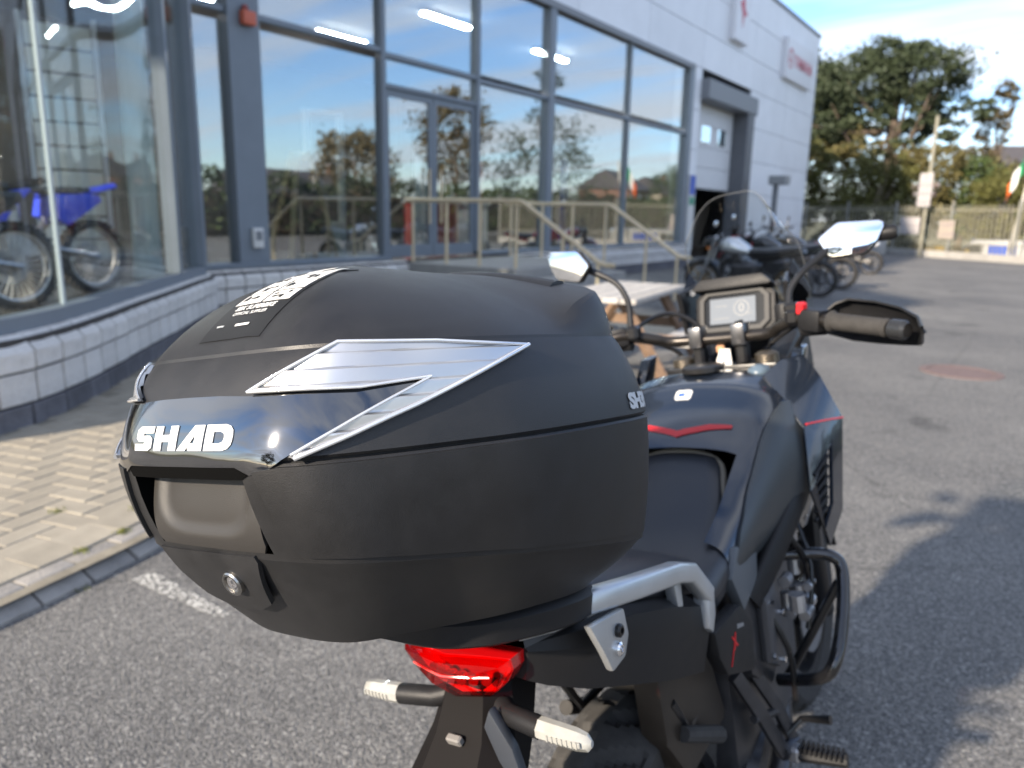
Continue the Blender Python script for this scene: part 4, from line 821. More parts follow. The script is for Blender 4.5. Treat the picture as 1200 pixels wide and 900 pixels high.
TLO = [(x*.80, .908+(z-.918)*.78) for x, z in [(-.100, .912), (-.06, .918), (0, .920), (.06, .918), (.100, .912), (.098, .892), (.082, .868), (.058, .846), (0, .842), (-.058, .846), (-.082, .868), (-.098, .892)]]
RLENS = glass_mat('red lens', (.95, .03, .03), .06)
b = B(); b.loft([[(x*1.0, tl_y(x, z)+.09, z) for x, z in TLO], [(x, tl_y(x, z)+.016, z) for x, z in TLO], [(x*.97, tl_y(x, z)+.014, .885+(z-.885)*.92) for x, z in TLO], [(x*.88, tl_y(x, z)+.030, .885+(z-.885)*.7) for x, z in TLO]]); tl = b.obj('tail_light', TLR, bike, ang=25)
b = B(); b.loft([[(x, tl_y(x, z)+.015, z) for x, z in TLO], [(x*.995, tl_y(x, z)+.003, .882+(z-.882)*.98) for x, z in TLO], [(x*.93, tl_y(x*.93, z)-.001, .882+(z-.882)*.86) for x, z in TLO], [(x*.5, tl_y(x*.5, z)-.003, .882+(z-.882)*.45) for x, z in TLO]]); b.obj('lens', RLENS, tl, ang=25)
for k in range(6):
    x = -.04+k*.016; B().lathe([(0, .012), (.006, .010), (.0095, 0)], (x, tl_y(x, .868)+.012, .873), 'y', 10).obj('led_cell', mat('silvered red reflector', (.9, .10, .08), .15, metal=.9), tl)
b = B(); b.tube([(x, tl_y(x, .886)-.003, .886) for x in (-.060, -.04, -.02, 0, .02, .04, .060)], .0016, 6, smooth=2); b.obj('lens_ridge', mat('bright red rib', (.8, .05, .04), .15, coat=1.), tl)
for s in (-1, 1):
    b = B(); b.tube([(s*.035, -.355, .828), (s*.06, -.372, .826), (s*.112, -.380, .824)], [.016, .0135, .0135], 14); st_ = b.obj('indicator_stalk', BLK, bike)
    b = B(); b.loft([[(s*(.108+t*.072), -.380+dy*w, .824+dz*h-.004*t) for dy, dz in ((-1, -.35), (-1, .35), (-.35, 1), (.35, 1), (1, .35), (1, -.35), (.35, -1), (-.35, -1))] for t, w, h in ((0, .010, .011), (.06, .0125, .0135), (.72, .012, .0125), (.93, .008, .010), (1, .003, .004))]); b.obj('indicator_lens', LENS, st_)
    b = B(); b.box((s*.148, -.392, .822), (.046, .0025, .007), bev=.001)
    for k in range(7): b.box((s*(.128+k*.0065), -.3935, .822), (.0018, .002, .007))
    b.obj('led_strip', mat('grey led strip', (.30, .30, .28), .3), st_)
# --- tail fairing
def mirror_pair(fn):
    for s in (1, -1): fn(s)
def tail_sections(s):
    return [[(s*.02, y, zt), (s*w*.75, y, zt+.004), (s*w, y, zt-.018), (s*(w+.004), y, zm), (s*w*.93, y, zb), (s*w*.5, y, zb+.004), (s*.02, y, zb+.03)] for y, w, zt, zm, zb in ((-.350, .082, .926, .900, .862), (-.33, .100, .926, .895, .848), (-.28, .128, .922, .88, .822), (-.20, .150, .908, .862, .790), (-.10, .163, .878, .825, .748), (.0, .168, .838, .78, .712))]
def tail(s):
    B().loft(tail_sections(s)).obj('tail_fairing', BLK, bike, ang=22)
    b = B(); b.loft([[(s*(x+o), y, z) for o in (0, -.02)] for x, y, z in ()] or [[(s*.15, 0, 0)]]*0) if False else None
    poly = [(.012, .772), (.134, .768), (.186, .715), (.172, .632), (.05, .682), (.022, .725)]
    b = B(); b.prism(poly, s*.150, s*.176, 'yzx', bev=.007, seg=2); sc = b.obj('side_cover', BLK, bike, ang=30)
    if s > 0:
        b = B(); b.prism([(.080, .712), (.092, .736), (.096, .737), (.085, .712)], .1762, .1772, 'yzx'); b.prism([(.076, .735), (.081, .735), (.101, .712), (.096, .712)], .1762, .1772, 'yzx'); b.prism([(.062, .692), (.064, .692), (.082, .714), (.080, .715)], .1762, .1772, 'yzx'); b.obj('red_emblem', mat('red emblem', (.65, .01, .015), .4), sc)
        b = B(); b.prism([(.105, .738), (.135, .730), (.135, .736), (.105, .746)], .1762, .177, 'yzx'); b.obj('grey_script', mat('grey script', (.2, .2, .2), .4), sc)
mirror_pair(tail)
# --- grab rails with bolted brackets
def grab(s):
    path = [(.09, -.372, .938), (.120, -.345, .944), (.148, -.292, .949), (.160, -.205, .932), (.167, -.088, .908), (.170, -.048, .893), (.171, .006, .838)]
    b = B(); b.tube([(s*x, y, z) for x, y, z in path], [.011, .0135, .0145, .0145, .0145, .0145, .013], 16, flat=(.95, 1.05)); g = b.obj('grab_rail', SILV, bike, ang=40)
    b = B(); b.prism([(.017, .846), (-.008, .842), (-.016, .792), (-.004, .780), (.014, .805)], s*.155, s*.181, 'yzx', bev=.004); b.obj('rail_foot', SILV, g)
    b = B(); b.prism([(-.083, .885), (-.060, .885), (-.062, .835), (-.078, .838)], s*.145, s*.163, 'yzx', bev=.003); b.obj('rail_strut', SILV, g)
    b = B(); b.prism([(-.338, .938), (-.252, .925), (-.247, .889), (-.262, .866), (-.297, .862), (-.312, .893)], s*.160, s*.171, 'yzx', bev=.004); br = b.obj('bracket', SILV, g)
    for (y, z), m_ in (((-.275, .906), MBLK), ((-.281, .885), CHR)):
        b = B(); b.lathe([(.0085, 0), (.0085, s*.004), (.006, s*.006), (.0038, s*.006), (.0036, s*.002), (0, s*.002)], (s*.171, y, z), 'x', 18); b.obj('bolt', m_, br)
mirror_pair(grab)
b = B(); b.box((0, -.34, .962), (.16, .16, .016), bev=.005); b.obj('luggage_rack', MBLK, bike)
# --- seat
def seat_ring(y, w, zt, zb, crown):
    pr = [(0, zt+crown), (.35, zt+crown*.9), (.65, zt+crown*.55), (.86, zt), (.97, zt-.016), (1.0, zt-.035), (.98, (zt+zb)/2-.01), (.94, zb)]
    R_ = [(w*x, y, z) for x, z in pr]; return R_ + [(-x, y_, z) for x, y_, z in R_[::-1][:-1]]
b = B(); b.loft([seat_ring(*q) for q in ((-.36, .09, .945, .93, .006), (-.30, .115, .948, .915, .010), (-.20, .132, .935, .90, .012), (-.08, .145, .910, .86, .012), (.02, .150, .884, .83, .012), (.065, .147, .866, .81, .010), (.085, .140, .845, .80, .006))]); b.obj('pillion_seat', SEATM, bike, ang=60)
b = B(); b.loft([seat_ring(*q) for q in ((.055, .150, .832, .77, .004), (.10, .154, .833, .77, .002), (.16, .152, .842, .775, .004), (.21, .142, .862, .79, .008), (.26, .124, .893, .82, .012), (.30, .108, .926, .85, .014), (.335, .097, .958, .89, .014), (.352, .088, .966, .92, .008))]); se = b.obj('rider_seat', SEATM, bike, ang=60)
b = B(); b.tube([(.1385, .21, .845), (.119, .262, .878), (.104, .30, .91), (.088, .345, .95), (.05, .358, .968), (0, .361, .974), (-.05, .358, .968), (-.088, .345, .95), (-.104, .30, .91), (-.119, .262, .878), (-.1385, .21, .845)], [.003, .005, .006, .007, .008, .008, .008, .007, .006, .005, .003], 10, smooth=3); b.obj('seat_edge_highlight', mat('tan seat highlight', (.15, .13, .10), .55), se)  # tan strip paints the highlight along the seat's front edge
# --- tank
TS = [(.17, .865, .150, .775), (.24, .905, .158, .785), (.30, .955, .165, .79), (.35, 1.004, .176, .79), (.40, 1.062, .188, .785), (.45, 1.098, .202, .78), (.52, 1.112, .215, .78), (.60, 1.106, .212, .80), (.66, 1.082, .185, .84), (.69, 1.05, .14, .90)]
TP = [(0, 0), (.35, .012), (.62, .045), (.80, .11), (.92, .23), (.985, .42), (1, .6), (.97, .8), (.88, 1)]
def interp(L, x):
    if x <= L[0][0]: return L[0][1:]
    for a, c in zip(L, L[1:]):
        if x <= c[0]:
            t = (x-a[0])/(c[0]-a[0]); return tuple(p+(q-p)*t for p, q in zip(a[1:], c[1:]))
    return L[-1][1:]
def tank(y, s):
    """s: 0 on the ridge line, +-8 at the lower edge of either side"""
    zt, w, zb = interp(TS, y); a = min(abs(s), 7.999); i = int(a); t = a-i; g = lambda k: TP[max(0, min(8, k))]
    P = [.5*(2*g(i)[k]+(g(i+1)[k]-g(i-1)[k])*t+(2*g(i-1)[k]-5*g(i)[k]+4*g(i+1)[k]-g(i+2)[k])*t*t+(-g(i-1)[k]+3*g(i)[k]-3*g(i+1)[k]+g(i+2)[k])*t**3) for k in (0, 1)]
    return (math.copysign(w*max(P[0], 0), s), y, zt-(zt-zb)*P[1])
b = B(); ss = [-8+.5*k for k in range(33)]
b.loft([[tank(.335+.0143*k, s) for s in ss] for k in range(26)], cap=False, closed=False)
for sg in (1, -1): b.loft([[tank(.17+.0165*k, sg*(2.5+.5*j)) for j in range(12)] for k in range(11)], cap=False, closed=False)
tk = b.obj('fuel_tank', TANKM, bike, ang=60)
for s in (1, -1):
    patch([(y, s*q) for y, q in ((.18, 7.6), (.185, 5.6), (.225, 4.6), (.29, 3.9), (.37, 3.5), (.46, 3.5), (.535, 3.9), (.54, 5.5), (.47, 7.2), (.36, 7.8))], tank, 10, 10, .006, .007, TANKS, 'knee_panel', bike, ang=60)
    patch([(y, s*q) for y, q in ((.351, 0), (.360, 0), (.371, 1.0), (.374, 1.9), (.369, 1.9), (.363, 1.0))], tank, 8, 6, .0030, .0025, RED, 'red_stripe', tk)
patch([(.400, -.27), (.404, -.32), (.418, -.32), (.422, -.27), (.422, .27), (.418, .32), (.404, .32), (.400, .27)], lambda u, v: tank(u+.012, v-.08), 3, 6, .0012, .001, WHT, 'tank_label', tk)
patch([(.407, -.22), (.415, -.22), (.415, .02), (.407, .02)], lambda u, v: tank(u+.012, v-.08), 2, 3, .0018, .0008, mat('blue print', (.03, .10, .5), .4), 'label_print', tk)
b = B(); b.lathe([(.045, 0), (.045, .010), (.038, .014), (.012, .015), (0, .013)], (0, .53, 1.112), 'z', 30); b.obj('fuel_cap', MBLK, tk)
b = B(); b.ball((.115, .55, 1.10), (.05, .06, .035)); b.obj('tank_vent', mat('blue grey cap', (.10, .14, .18), .3), tk)
# --- radiator shrouds with a louvred opening
def shroud(s):
    A = [(.140, .486, 1.101), (.170, .523, 1.127), (.200, .580, 1.130), (.232, .570, 1.086), (.262, .600, .990), (.258, .545, .808), (.240, .490, .745), (.222, .448, .874), (.216, .470, .995)]
    V = [(.252, .530, .950), (.250, .500, .835), (.240, .462, .792), (.231, .468, .890)]
    b = B(); P = [(s*x, y, z) for x, y, z in A+V]
    F = [(0, 1, 8), (1, 2, 3), (1, 3, 8), (3, 4, 9), (3, 9, 8), (4, 5, 10, 9), (5, 6, 11, 10), (6, 7, 12, 11), (7, 8, 9, 12)]
    b.add(P, F if s > 0 else [f[::-1] for f in F]); bmesh.ops.recalc_face_normals(b.bm, faces=b.bm.faces[:]); b.solid(.008)
    bmesh.ops.bevel(b.bm, geom=[e for e in b.bm.edges if e.is_manifold and e.calc_face_angle(0) > .6], offset=.0025, segments=2, affect='EDGES')
    sh = b.obj('radiator_shroud', TANKM, bike, ang=30)
    b = B(); b.add([(s*(x-.012), y, z) for x, y, z in V], [(0, 1, 2, 3)]); b.solid(.003); b.obj('vent_backing', MBLK, sh)
    for k in range(6):
        t = k/5; B().tube([(s*(.228-.004*t), .466-.01*t, .90-.09*t), (s*(.246-.005*t), .512-.022*t, .93-.10*t)], .004, 6).obj('louvre', BLK, sh)
    b = B(); b.tube([(s*(.222+.001), .463, 1.004), (s*.243, .52, .999), (s*.263, .592, .990)], .0022, 6); b.obj('red_stripe', RED, sh)
    b = B(); b.prism([(.556, 1.060), (.622, 1.135), (.671, 1.140), (.64, 1.09), (.60, 1.055)], s*.165, s*.19, 'yzx', bev=.005); b.obj('fairing_fin', TANKM, bike)
    b = B(); b.prism([(.62, 1.06), (.86, 1.16), (.98, 1.05), (.90, .92), (.70, .86), (.60, .95)], s*.06, s*.125, 'yzx', bev=.015); b.obj('front_fairing', BLK, bike)
mirror_pair(shroud)
b = B(); b.box((0, .70, .80), (.34, .04, .30), bev=.01); b.obj('radiator', MBLK, bike)
# --- frame, engine, foot controls
def side(s):
    B().tube([(s*.145, .265, .715), (s*.168, .335, .775), (s*.190, .43, .85), (s*.198, .51, .905)], [.020, .022, .022, .018], 12, smooth=3, flat=(.6, 1.25)).obj('frame_spar', BLK, bike, ang=60)
    b = B(); b.prism([(.19, .76), (.33, .80), (.40, .72), (.42, .56), (.34, .50), (.24, .58)], s*.10, s*.148, 'yzx', bev=.02); b.obj('engine_side', DARK, bike)
    b = B(); b.prism([(.28, .715), (.335, .735), (.375, .66), (.345, .55), (.285, .585)], s*.146, s*.170, 'yzx', bev=.012); b.obj('engine_cover', mat('grey casting', (.09, .09, .095), .4, metal=.4, var=.15), bike)
    for y, z in ((.30, .70), (.355, .66), (.34, .57), (.29, .60)): B().cyl((s*.173, y, z), .006, .006, 'x', 8).obj('bolt', CHR, bike)
    b = B(); b.tube([(s*.13, .42, .745), (s*.20, .456, .742), (s*.245, .464, .738), (s*.264, .462, .712), (s*.270, .41, .644), (s*.264, .354, .578), (s*.235, .345, .540), (s*.15, .368, .51)], .0125, 12, smooth=4); cb = b.obj('crash_bar', mat('gloss black tube', (.008, .008, .009), .12, coat=.8), bike)
    B().tube([(s*.258, .458, .69), (s*.20, .432, .58), (s*.15, .427, .49)], .009, 10).obj('crash_brace', MBLK, cb)
    # hanger plate as an open lattice of three arms
    h = B(); h.tube([(s*.125, .20, .60), (s*.15, .255, .49), (s*.165, .30, .40)], .011, 8, flat=(.7, 1.3)); h.tube([(s*.13, .265, .585), (s*.155, .32, .48), (s*.172, .345, .40)], .010, 8, flat=(.7, 1.3)); h.tube([(s*.165, .295, .40), (s*.175, .352, .395)], .014, 8); h.tube([(s*.14, .23, .50), (s*.155, .325, .47)], .008, 8); h.obj('footrest_hanger', ALU if False else DARK, bike)
    p = B(); p.tube([(s*.175, .318, .390), (s*.275, .326, .394)], .014, 10)
    for k in range(9): p.box((s*(.195+k*.009), .322, .405), (.004, .03, .012))
    p.obj('footpeg', BLK, bike); B().box((s*.182, .318, .392), (.022, .03, .032), bev=.006).obj('peg_joint', ALU, bike)
    B().tube([(s*.165, .33, .42), (s*.19, .352, .445), (s*.245, .350, .455)], [.006, .006, .009], 8).obj('pedal', MBLK, bike)
    B().tube([(s*.11, -.005, .60), (s*.13, .09, .55)], [.013, .015], 10).obj('pillion_peg', RUB, bike)
    B().tube([(s*.10, -.02, .66), (s*.10, .03, .585), (s*.09, .14, .60)], .009, 8).obj('pillion_hanger', MBLK, bike)
mirror_pair(side)
for s in (1, -1): B().prism([(.155, .80), (.19, .845), (.30, .825), (.285, .755), (.20, .725)], s*.135, s*.158, 'yzx', bev=.006).obj('frame_cover', mat('grey frame cover', (.10, .11, .12), .45), bike)
b = B(); b.box((0, .42, .55), (.24, .44, .40), bev=.05, seg=2); b.box((0, .52, .80), (.24, .22, .2), rot=(-.3, 0, 0), bev=.03)
for k in range(5): b.box((0, .56, .70+.03*k), (.27, .22, .008), rot=(-.3, 0, 0))
b.obj('engine', DARK, bike)
rnd = random.Random(4); b = B()
for k in range(16):
    y, z = rnd.uniform(.35, .52), rnd.uniform(.62, .84); b.cyl((.165+rnd.uniform(0, .04), y, z), rnd.uniform(.008, .018), rnd.uniform(.02, .05), rnd.choice('xyz'), 10)
b.obj('hose_fittings', ALU, bike)
for k, (p, q, r) in enumerate((((.15, .36, .86), (.19, .50, .66), .007), ((.17, .48, .84), (.20, .42, .60), .005), ((.14, .30, .72), (.18, .36, .48), .006))): B().tube([p, Vector(p).lerp(Vector(q), .5)+Vector((.025, 0, 0)), q], r, 8, smooth=4).obj('hose', MBLK, bike)
b = B(); b.tube([(.05, .62, .62), (.10, .50, .30), (.12, .2, .26), (.15, -.05, .33), (.165, -.28, .40)], [.022, .024, .028, .045, .05], 14, smooth=4); b.obj('exhaust', DARK, bike)
B().tube([(-.12, .30, .36), (-.28, .36, .03)], .011, 8).obj('side_stand', MBLK, bike)
# --- forks and front end
for s in (-1, 1):
    B().tube([(s*.09-.05, 1.16, .305), (s*.095-.02, .95, .72)], .028, 14).obj('fork_slider', MBLK, bike); B().tube([(s*.095-.02, .955, .71), (s*.098, .68, 1.115)], .021, 14).obj('fork_tube', MBLK, bike)
    B().lathe([(.026, 0), (.026, .02), (.016, .026), (0, .026)], (s*.098, .668, 1.105), 'z', 18).obj('fork_cap', mat('bronze cap', (.22, .19, .15), .35, metal=.9), bike)
b = B(); b.prism([(-.13, .63), (.13, .63), (.10, .72), (.03, .70), (-.03, .70), (-.10, .72)], 1.085, 1.108, 'xyz', bev=.005); b.obj('top_yoke', MBLK, bike)
b = B(); b.loft([[(x_*.065-.05, 1.16+.325*cos(a), .305+.325*sin(a)+(.015 if x_ == 0 else 0)) for x_ in (-1, -.5, 0, .5, 1)] for a in [radians(15+k*14) for k in range(11)]], cap=False, closed=False); b.solid(.005); b.obj('front_mudguard', BLK, bike)
b = B(); b.prism([(-.11, 1.0), (.11, 1.0), (.10, 1.18), (.0, 1.21), (-.10, 1.18)], .92, 1.06, 'xzy', bev=.03); b.obj('headlight_housing', BLK, bike); B().prism([(-.09, 1.03), (.09, 1.03), (.08, 1.13), (-.08, 1.13)], 1.05, 1.075, 'xzy', bev=.008).obj('headlight', LENS, bike)
# --- handlebar
BARM = mat('bronze black bar', (.045, .04, .036), .32, metal=.7)
bar = [(-.41, .49, 1.168), (-.26, .560, 1.192), (-.20, .585, 1.200), (-.145, .622, 1.182), (-.10, .648, 1.170), (.10, .648, 1.170), (.145, .625, 1.186), (.20, .600, 1.202), (.26, .568, 1.192), (.41, .49, 1.168)]
hb = B().tube(bar, .0125, 14, smooth=4).obj('handlebar', BARM, bike, ang=60)
for s in (-1, 1):
    B().box((s*.05, .648, 1.176), (.032, .046, .050), bev=.007, seg=2).obj('bar_clamp', mat('dark grey clamp', (.16, .16, .165), .3, metal=.9), hb)
    for q in (-.014, .014): B().cyl((s*.05, .648+q, 1.203), .005, .006, 'z', 10).obj('clamp_bolt', MBLK, hb)
    B().box((s*.05, .655, 1.13), (.026, .036, .05), bev=.006).obj('riser', MBLK, bike)
    d = (Vector((s*.41, .49, 1.168))-Vector((s*.26, .568, 1.192))).normalized(); g0 = Vector((s*.262, .567, 1.192))
    pts_ = [g0+d*t for t in (0, .004, .010, .118, .124, .13)]
    g = B().tube(pts_, [.020, .0225, .0175, .0175, .019, .015], 18).obj('grip', RUB, bike); B().tube([g0+d*.131, g0+d*.137, g0+d*.162, g0+d*.168], [.013, .0185, .0185, .014], 18).obj('bar_end', mat('dark bar end', (.035, .037, .04), .35, metal=.4), g)
    B().box(Vector((s*.225, .590, 1.196)), (.052, .044, .046), rot=(0, radians(8*s), radians(-22*s)), bev=.010, seg=2).obj('switch_housing', BLK, bike)
    B().cyl((s*.22, .60, 1.176), .014, .05, 'x', 12).obj('switch_knob', BLK, bike)
    # lever in front of the grip
    B().tube([(s*.19, .63, 1.192), (s*.23, .655, 1.185), (s*.30, .625, 1.176), (s*.39, .572, 1.160)], [.010, .008, .007, .008], 10, smooth=3).obj('lever', MBLK, bike)
    # hand guard: curved shell round the grip
    G = [(.225, .645, 1.200, 1.165), (.258, .662, 1.226, 1.150), (.285, .660, 1.233, 1.140), (.34, .632, 1.224, 1.133), (.39, .592, 1.210, 1.131), (.424, .545, 1.193, 1.134), (.434, .505, 1.178, 1.144)]
    b = B(); b.loft([[(s*x, y-.03, zt-.002), (s*x, y-.006, zt-.004), (s*x, y, zt-.02), (s*(x+.004), y+.004, (zt+zb)/2), (s*x, y, zb+.014), (s*x, y-.012, zb)] for x, y, zt, zb in G], cap=False, closed=False); b.solid(.004); b.obj('hand_guard', BLK, bike, ang=45)
B().box((.203, .588, 1.222), (.016, .022, .026), rot=(0, .14, -.38), bev=.004).obj('kill_switch', mat('red switch', (.62, .02, .025), .35), bike)
B().box((.178, .612, 1.225), (.03, .03, .02), bev=.005).obj('brake_reservoir', MBLK, bike); B().lathe([(.021, 0), (.021, .03), (.018, .036), (0, .036)], (.150, .655, 1.198), 'z', 18).obj('reservoir_pot', BLK, bike)
for k, P in enumerate(([(-.21, .60, 1.20), (-.16, .72, 1.235), (-.09, .75, 1.20), (-.05, .72, 1.12)], [(.20, .62, 1.19), (.15, .72, 1.175), (.08, .74, 1.13), (.06, .70, 1.08)], [(-.20, .59, 1.19), (-.15, .68, 1.16), (-.11, .70, 1.12), (-.10, .66, 1.05)], [(.21, .60, 1.18), (.17, .66, 1.14), (.13, .68, 1.09)])): B().tube(P, .0055, 8, smooth=6).obj('cable', MBLK, bike)
# --- ignition key with a white tag
b = B(); b.lathe([(.018, 0), (.018, .012), (.012, .016), (0, .016)], (0, .665, 1.107), 'z', 20); b.obj('ignition_lock', MBLK, bike)
t = thing('key_tag', 'white paper tag with a key hanging from the ignition lock', 'key', (-.205, .66, 1.11), (0, -LEAN, 0))
t.location = Matrix.Rotation(-LEAN, 4, 'Y') @ Vector((.004, .655, 1.128))
B().prism([(-.022, -.03), (-.006, -.034), (.012, .012), (-.002, .018)], -.012, -.010, 'xzy', bev=.0004).obj('tag', WHT, t); B().prism([(.006, -.032), (.024, -.032), (.022, .016), (.008, .018)], -.016, -.0145, 'xzy').obj('tag', WHT, t); B().box((0, 0, -.006), (.006, .003, .03)).obj('blade', CHR, t); B().box((-.004, -.004, .016), (.02, .008, .018), bev=.003).obj('head', mat('tan key head', (.45, .25, .14), .5), t)
# --- instrument panel
DM = frame_mat((0, .775, 1.222), (1, 0, 0), (0, .26, .965))
dp = bpy.data.objects.new('instrument_panel', None); 
def oct_(w, h, c): return [(-w+c, -h), (w-c, -h), (w, -h+c), (w, h-c), (w-c, h), (-w+c, h), (-w, h-c), (-w, -h+c)]
b = B(); b.prism(oct_(.098, .062, .025), -.03, 0, 'xyz', bev=.006); b.bm.transform(DM); dash = b.obj('instrument_panel', BLK, bike, ang=30)
b = B(); o_, i_ = oct_(.087, .052, .020), oct_(.074, .040, .012); b.loft([[(x, y, .001) for x, y in o_], [(x, y, .006) for x, y in o_], [(x*.97, y*.96, .008) for x, y in o_], [(x, y, .008) for x, y in i_], [(x, y, .001) for x, y in i_]], cap=False); b.bm.transform(DM); b.obj('bezel', mat('grey bezel', (.035, .035, .036), .5, spec=.3), dash, ang=30)
b = B(); b.prism(oct_(.074, .040, .012), .001, .0025, 'xyz'); b.bm.transform(DM); b.obj('glass_cover', mat('black display glass', (.01, .011, .012), .12, spec=.3), dash)
b = B(); b.box((-.004, 0, .0036), (.112, .062, .0015)); b.bm.transform(DM); scr = b.obj('lit_screen', mat('lit display', (.10, .11, .12), .6, spec=.1, emit=((.75, .8, .9), .13)), dash)
INK = mat('display ink', (.12, .13, .14), .4)
lettering('0', .030, INK, scr, DM @ Matrix.Translation((.018, .004, .0046))); lettering('km/h', .008, INK, scr, DM @ Matrix.Translation((.036, -.010, .0046)))
b = B(); b.lathe([(.017, 0), (.019, 0), (.019, .0003), (.017, .0003)], (.018, .004, .0046), 'z', 30, closed=True); b.box((-.032, -.018, .0046), (.04, .0015, .0004)); b.box((-.032, .012, .0046), (.03, .0015, .0004)); b.bm.transform(DM); b.obj('dial', INK, scr)
b = B(); b.prism([(-.098, .055), (-.075, .078), (.075, .078), (.098, .055), (.090, .050), (-.090, .050)], -.02, .03, 'xyz', bev=.004); b.bm.transform(DM); b.obj('hood', BLK, dash)
# --- windscreen and deflectors
def ws(t, s):
    y = .965-.03*t-.075*t*t; hw = .150-.012*t-.028*t**4; z = 1.20+.305*t
    return (s*hw, y-.06*s*s, z-.10*t**3*abs(s)**3.5)
b = B(); b.loft([[ws(t/14, -1+k/8) for k in range(17)] for t in range(15)], cap=False, closed=False); b.solid(.003); wsn = b.obj('windscreen', SCREENG, bike, ang=60)
E_ = [ws(t/14, -1) for t in range(15)]+[ws(1, -1+k/8) for k in range(1, 17)]+[ws(1-t/14, 1) for t in range(1, 15)]
B().tube(E_, .0007, 6).obj('screen_edge', mat('pale acrylic edge', (.16, .165, .165), .2), wsn)
for s in (-1, 1):
    b = B(); b.add([(s*.13, .842, 1.325), (s*.105, .860, 1.268), (s*.11, .815, 1.225), (s*.155, .800, 1.205), (s*.165, .84, 1.25)], [(0, 1, 2, 3, 4) if s > 0 else (4, 3, 2, 1, 0)]); b.solid(.004); b.obj('wind_deflector', SMOKE, bike)
    b = B(); b.box((s*.12, .81, 1.235), (.014, .10, .11), rot=(.2, 0, s*.2), bev=.004); b.obj('screen_bracket', MBLK, bike)
    B().cyl((s*.105, .79, 1.275), .008, .012, 'y', 10).obj('screen_bolt', CHR, bike)
# --- mirrors
def mirror(s, C_, yaw, tilt, roll=0.):
    pts_ = [(-.064, -.004), (-.060, .004), (-.034, .030), (-.026, .034), (.050, .038), (.058, .034), (.059, .026), (.050, -.002), (.034, -.024), (.024, -.030), (-.030, -.038), (-.040, -.036)]
    M_ = Matrix.Translation(C_) @ Matrix.Rotation(yaw, 4, 'Z') @ Matrix.Rotation(tilt, 4, 'X') @ Matrix.Rotation(roll, 4, 'Y')
    sg = 1 if s > 0 else -1
    pp_ = [(sg*x, z) for x, z in pts_]
    b = B(); b.prism([(x*1.06, z*1.08) for x, z in pp_], .0, .016, 'xzy', bev=.005); b.ball((0, .018, 0), (.085, .035, .05)); b.bm.transform(M_); sh = b.obj('mirror', BLK, bike, ang=45)
    b = B(); b.prism(pp_, -.0022, .0005, 'xzy', bev=.0006); b.bm.transform(M_); b.obj('mirror_glass', MIRR, sh)
    return sh
mR = mirror(1, (.290, .690, 1.350), radians(6), radians(-10), radians(9)); mL = mirror(-1, (-.325, .565, 1.382), radians(-8), radians(-8), radians(4))
B().tube([(.172, .612, 1.205), (.170, .622, 1.243), (.176, .630, 1.268), (.200, .648, 1.298), (.245, .690, 1.335)], [.009, .007, .007, .007, .009], 10, smooth=4).obj('mirror_stem', MBLK, bike)
B().tube([(-.19, .590, 1.20), (-.19, .596, 1.256), (-.195, .598, 1.29), (-.22, .596, 1.33), (-.285, .585, 1.37)], [.009, .007, .007, .007, .010], 10, smooth=4).obj('mirror_stem', MBLK, bike)
for s, y in ((1, .608), (-1, .585)): B().box((s*.18, y, 1.205), (.030, .034, .034), bev=.007).obj('mirror_clamp', MBLK, bike)
B().lathe([(.0, 0), (.016, .002), (.016, .04), (.012, .05), (0, .05)], (.325, .716, 1.352), 'x', 14).obj('mirror_knob', BLK, bike)
CS=[(0,-.695),(.055,-.6945),(.105,-.688),(.146,-.664),(.177,-.622),(.205,-.565),(.229,-.50),(.244,-.41),(.249,-.33),(.243,-.275),(.215,-.245),(.15,-.232),(0,-.226)]
CK=[(0,-.645),(.055,-.6445),(.103,-.638),(.141,-.616),(.166,-.583),(.188,-.535),(.205,-.475),(.214,-.40),(.219,-.33),(.216,-.282),(.194,-.252),(.14,-.238),(0,-.231)]
CL=[(0,-.678),(.055,-.677),(.108,-.669),(.145,-.645),(.166,-.602),(.187,-.548),(.209,-.49),(.225,-.41),(.231,-.335),(.224,-.283),(.198,-.255),(.14,-.242),(0,-.236)]
CB=[(0,-.618),(.04,-.616),(.072,-.605),(.09,-.58),(.108,-.54),(.128,-.50),(.146,-.455),(.160,-.39),(.165,-.335),(.158,-.295),(.138,-.27),(.10,-.26),(0,-.256)]
ZS=1.222; ZK=1.315
def zlow(y): return 1.138-.15*(y+.67)
def cat(P,u):
    n=len(P)-1; u=max(0,min(n-1e-9,u)); i=int(u); t=u-i
    g=lambda k: P[k] if 0<=k<=n else ((-P[1][0],P[1][1]) if k<0 else (-P[n-1][0],P[n-1][1]))
    a,b,c,d=g(i-1),g(i),g(i+1),g(i+2)
    return tuple(.5*((2*b[k])+(-a[k]+c[k])*t+(2*a[k]-5*b[k]+4*c[k]-d[k])*t*t+(-a[k]+3*b[k]-3*c[k]+d[k])*t**3) for k in (0,1))
def out(P,u):
    x,y=cat(P,abs(u)); return (x if u>=0 else -x, y)
def shear(x,y,zp): return (x,y,zp-.115*(y+.68))
def surf(u,zp):
    """point on the case side wall; u = column along the outline (0 rear centre .. 12 front centre), zp = height before the nose-down pitch"""
    s=out(CS,u)
    if zp>=ZS:
        k=out(CK,u); t=(zp-ZS)/(ZK-ZS); b=.006*4*t*(1-t)
    else:
        k=out(CL,u); z0=zlow(k[1]); t=(ZS-zp)/(ZS-z0); b=.004*4*t*(1-t)*(t<1)
    x=s[0]+(k[0]-s[0])*t; y=s[1]+(k[1]-s[1])*t
    cx,cy=0,-.42; dx,dy=x-cx,y-cy; l=math.hypot(dx,dy) or 1
    return shear(x+dx/l*b,y+dy/l*b,zp)
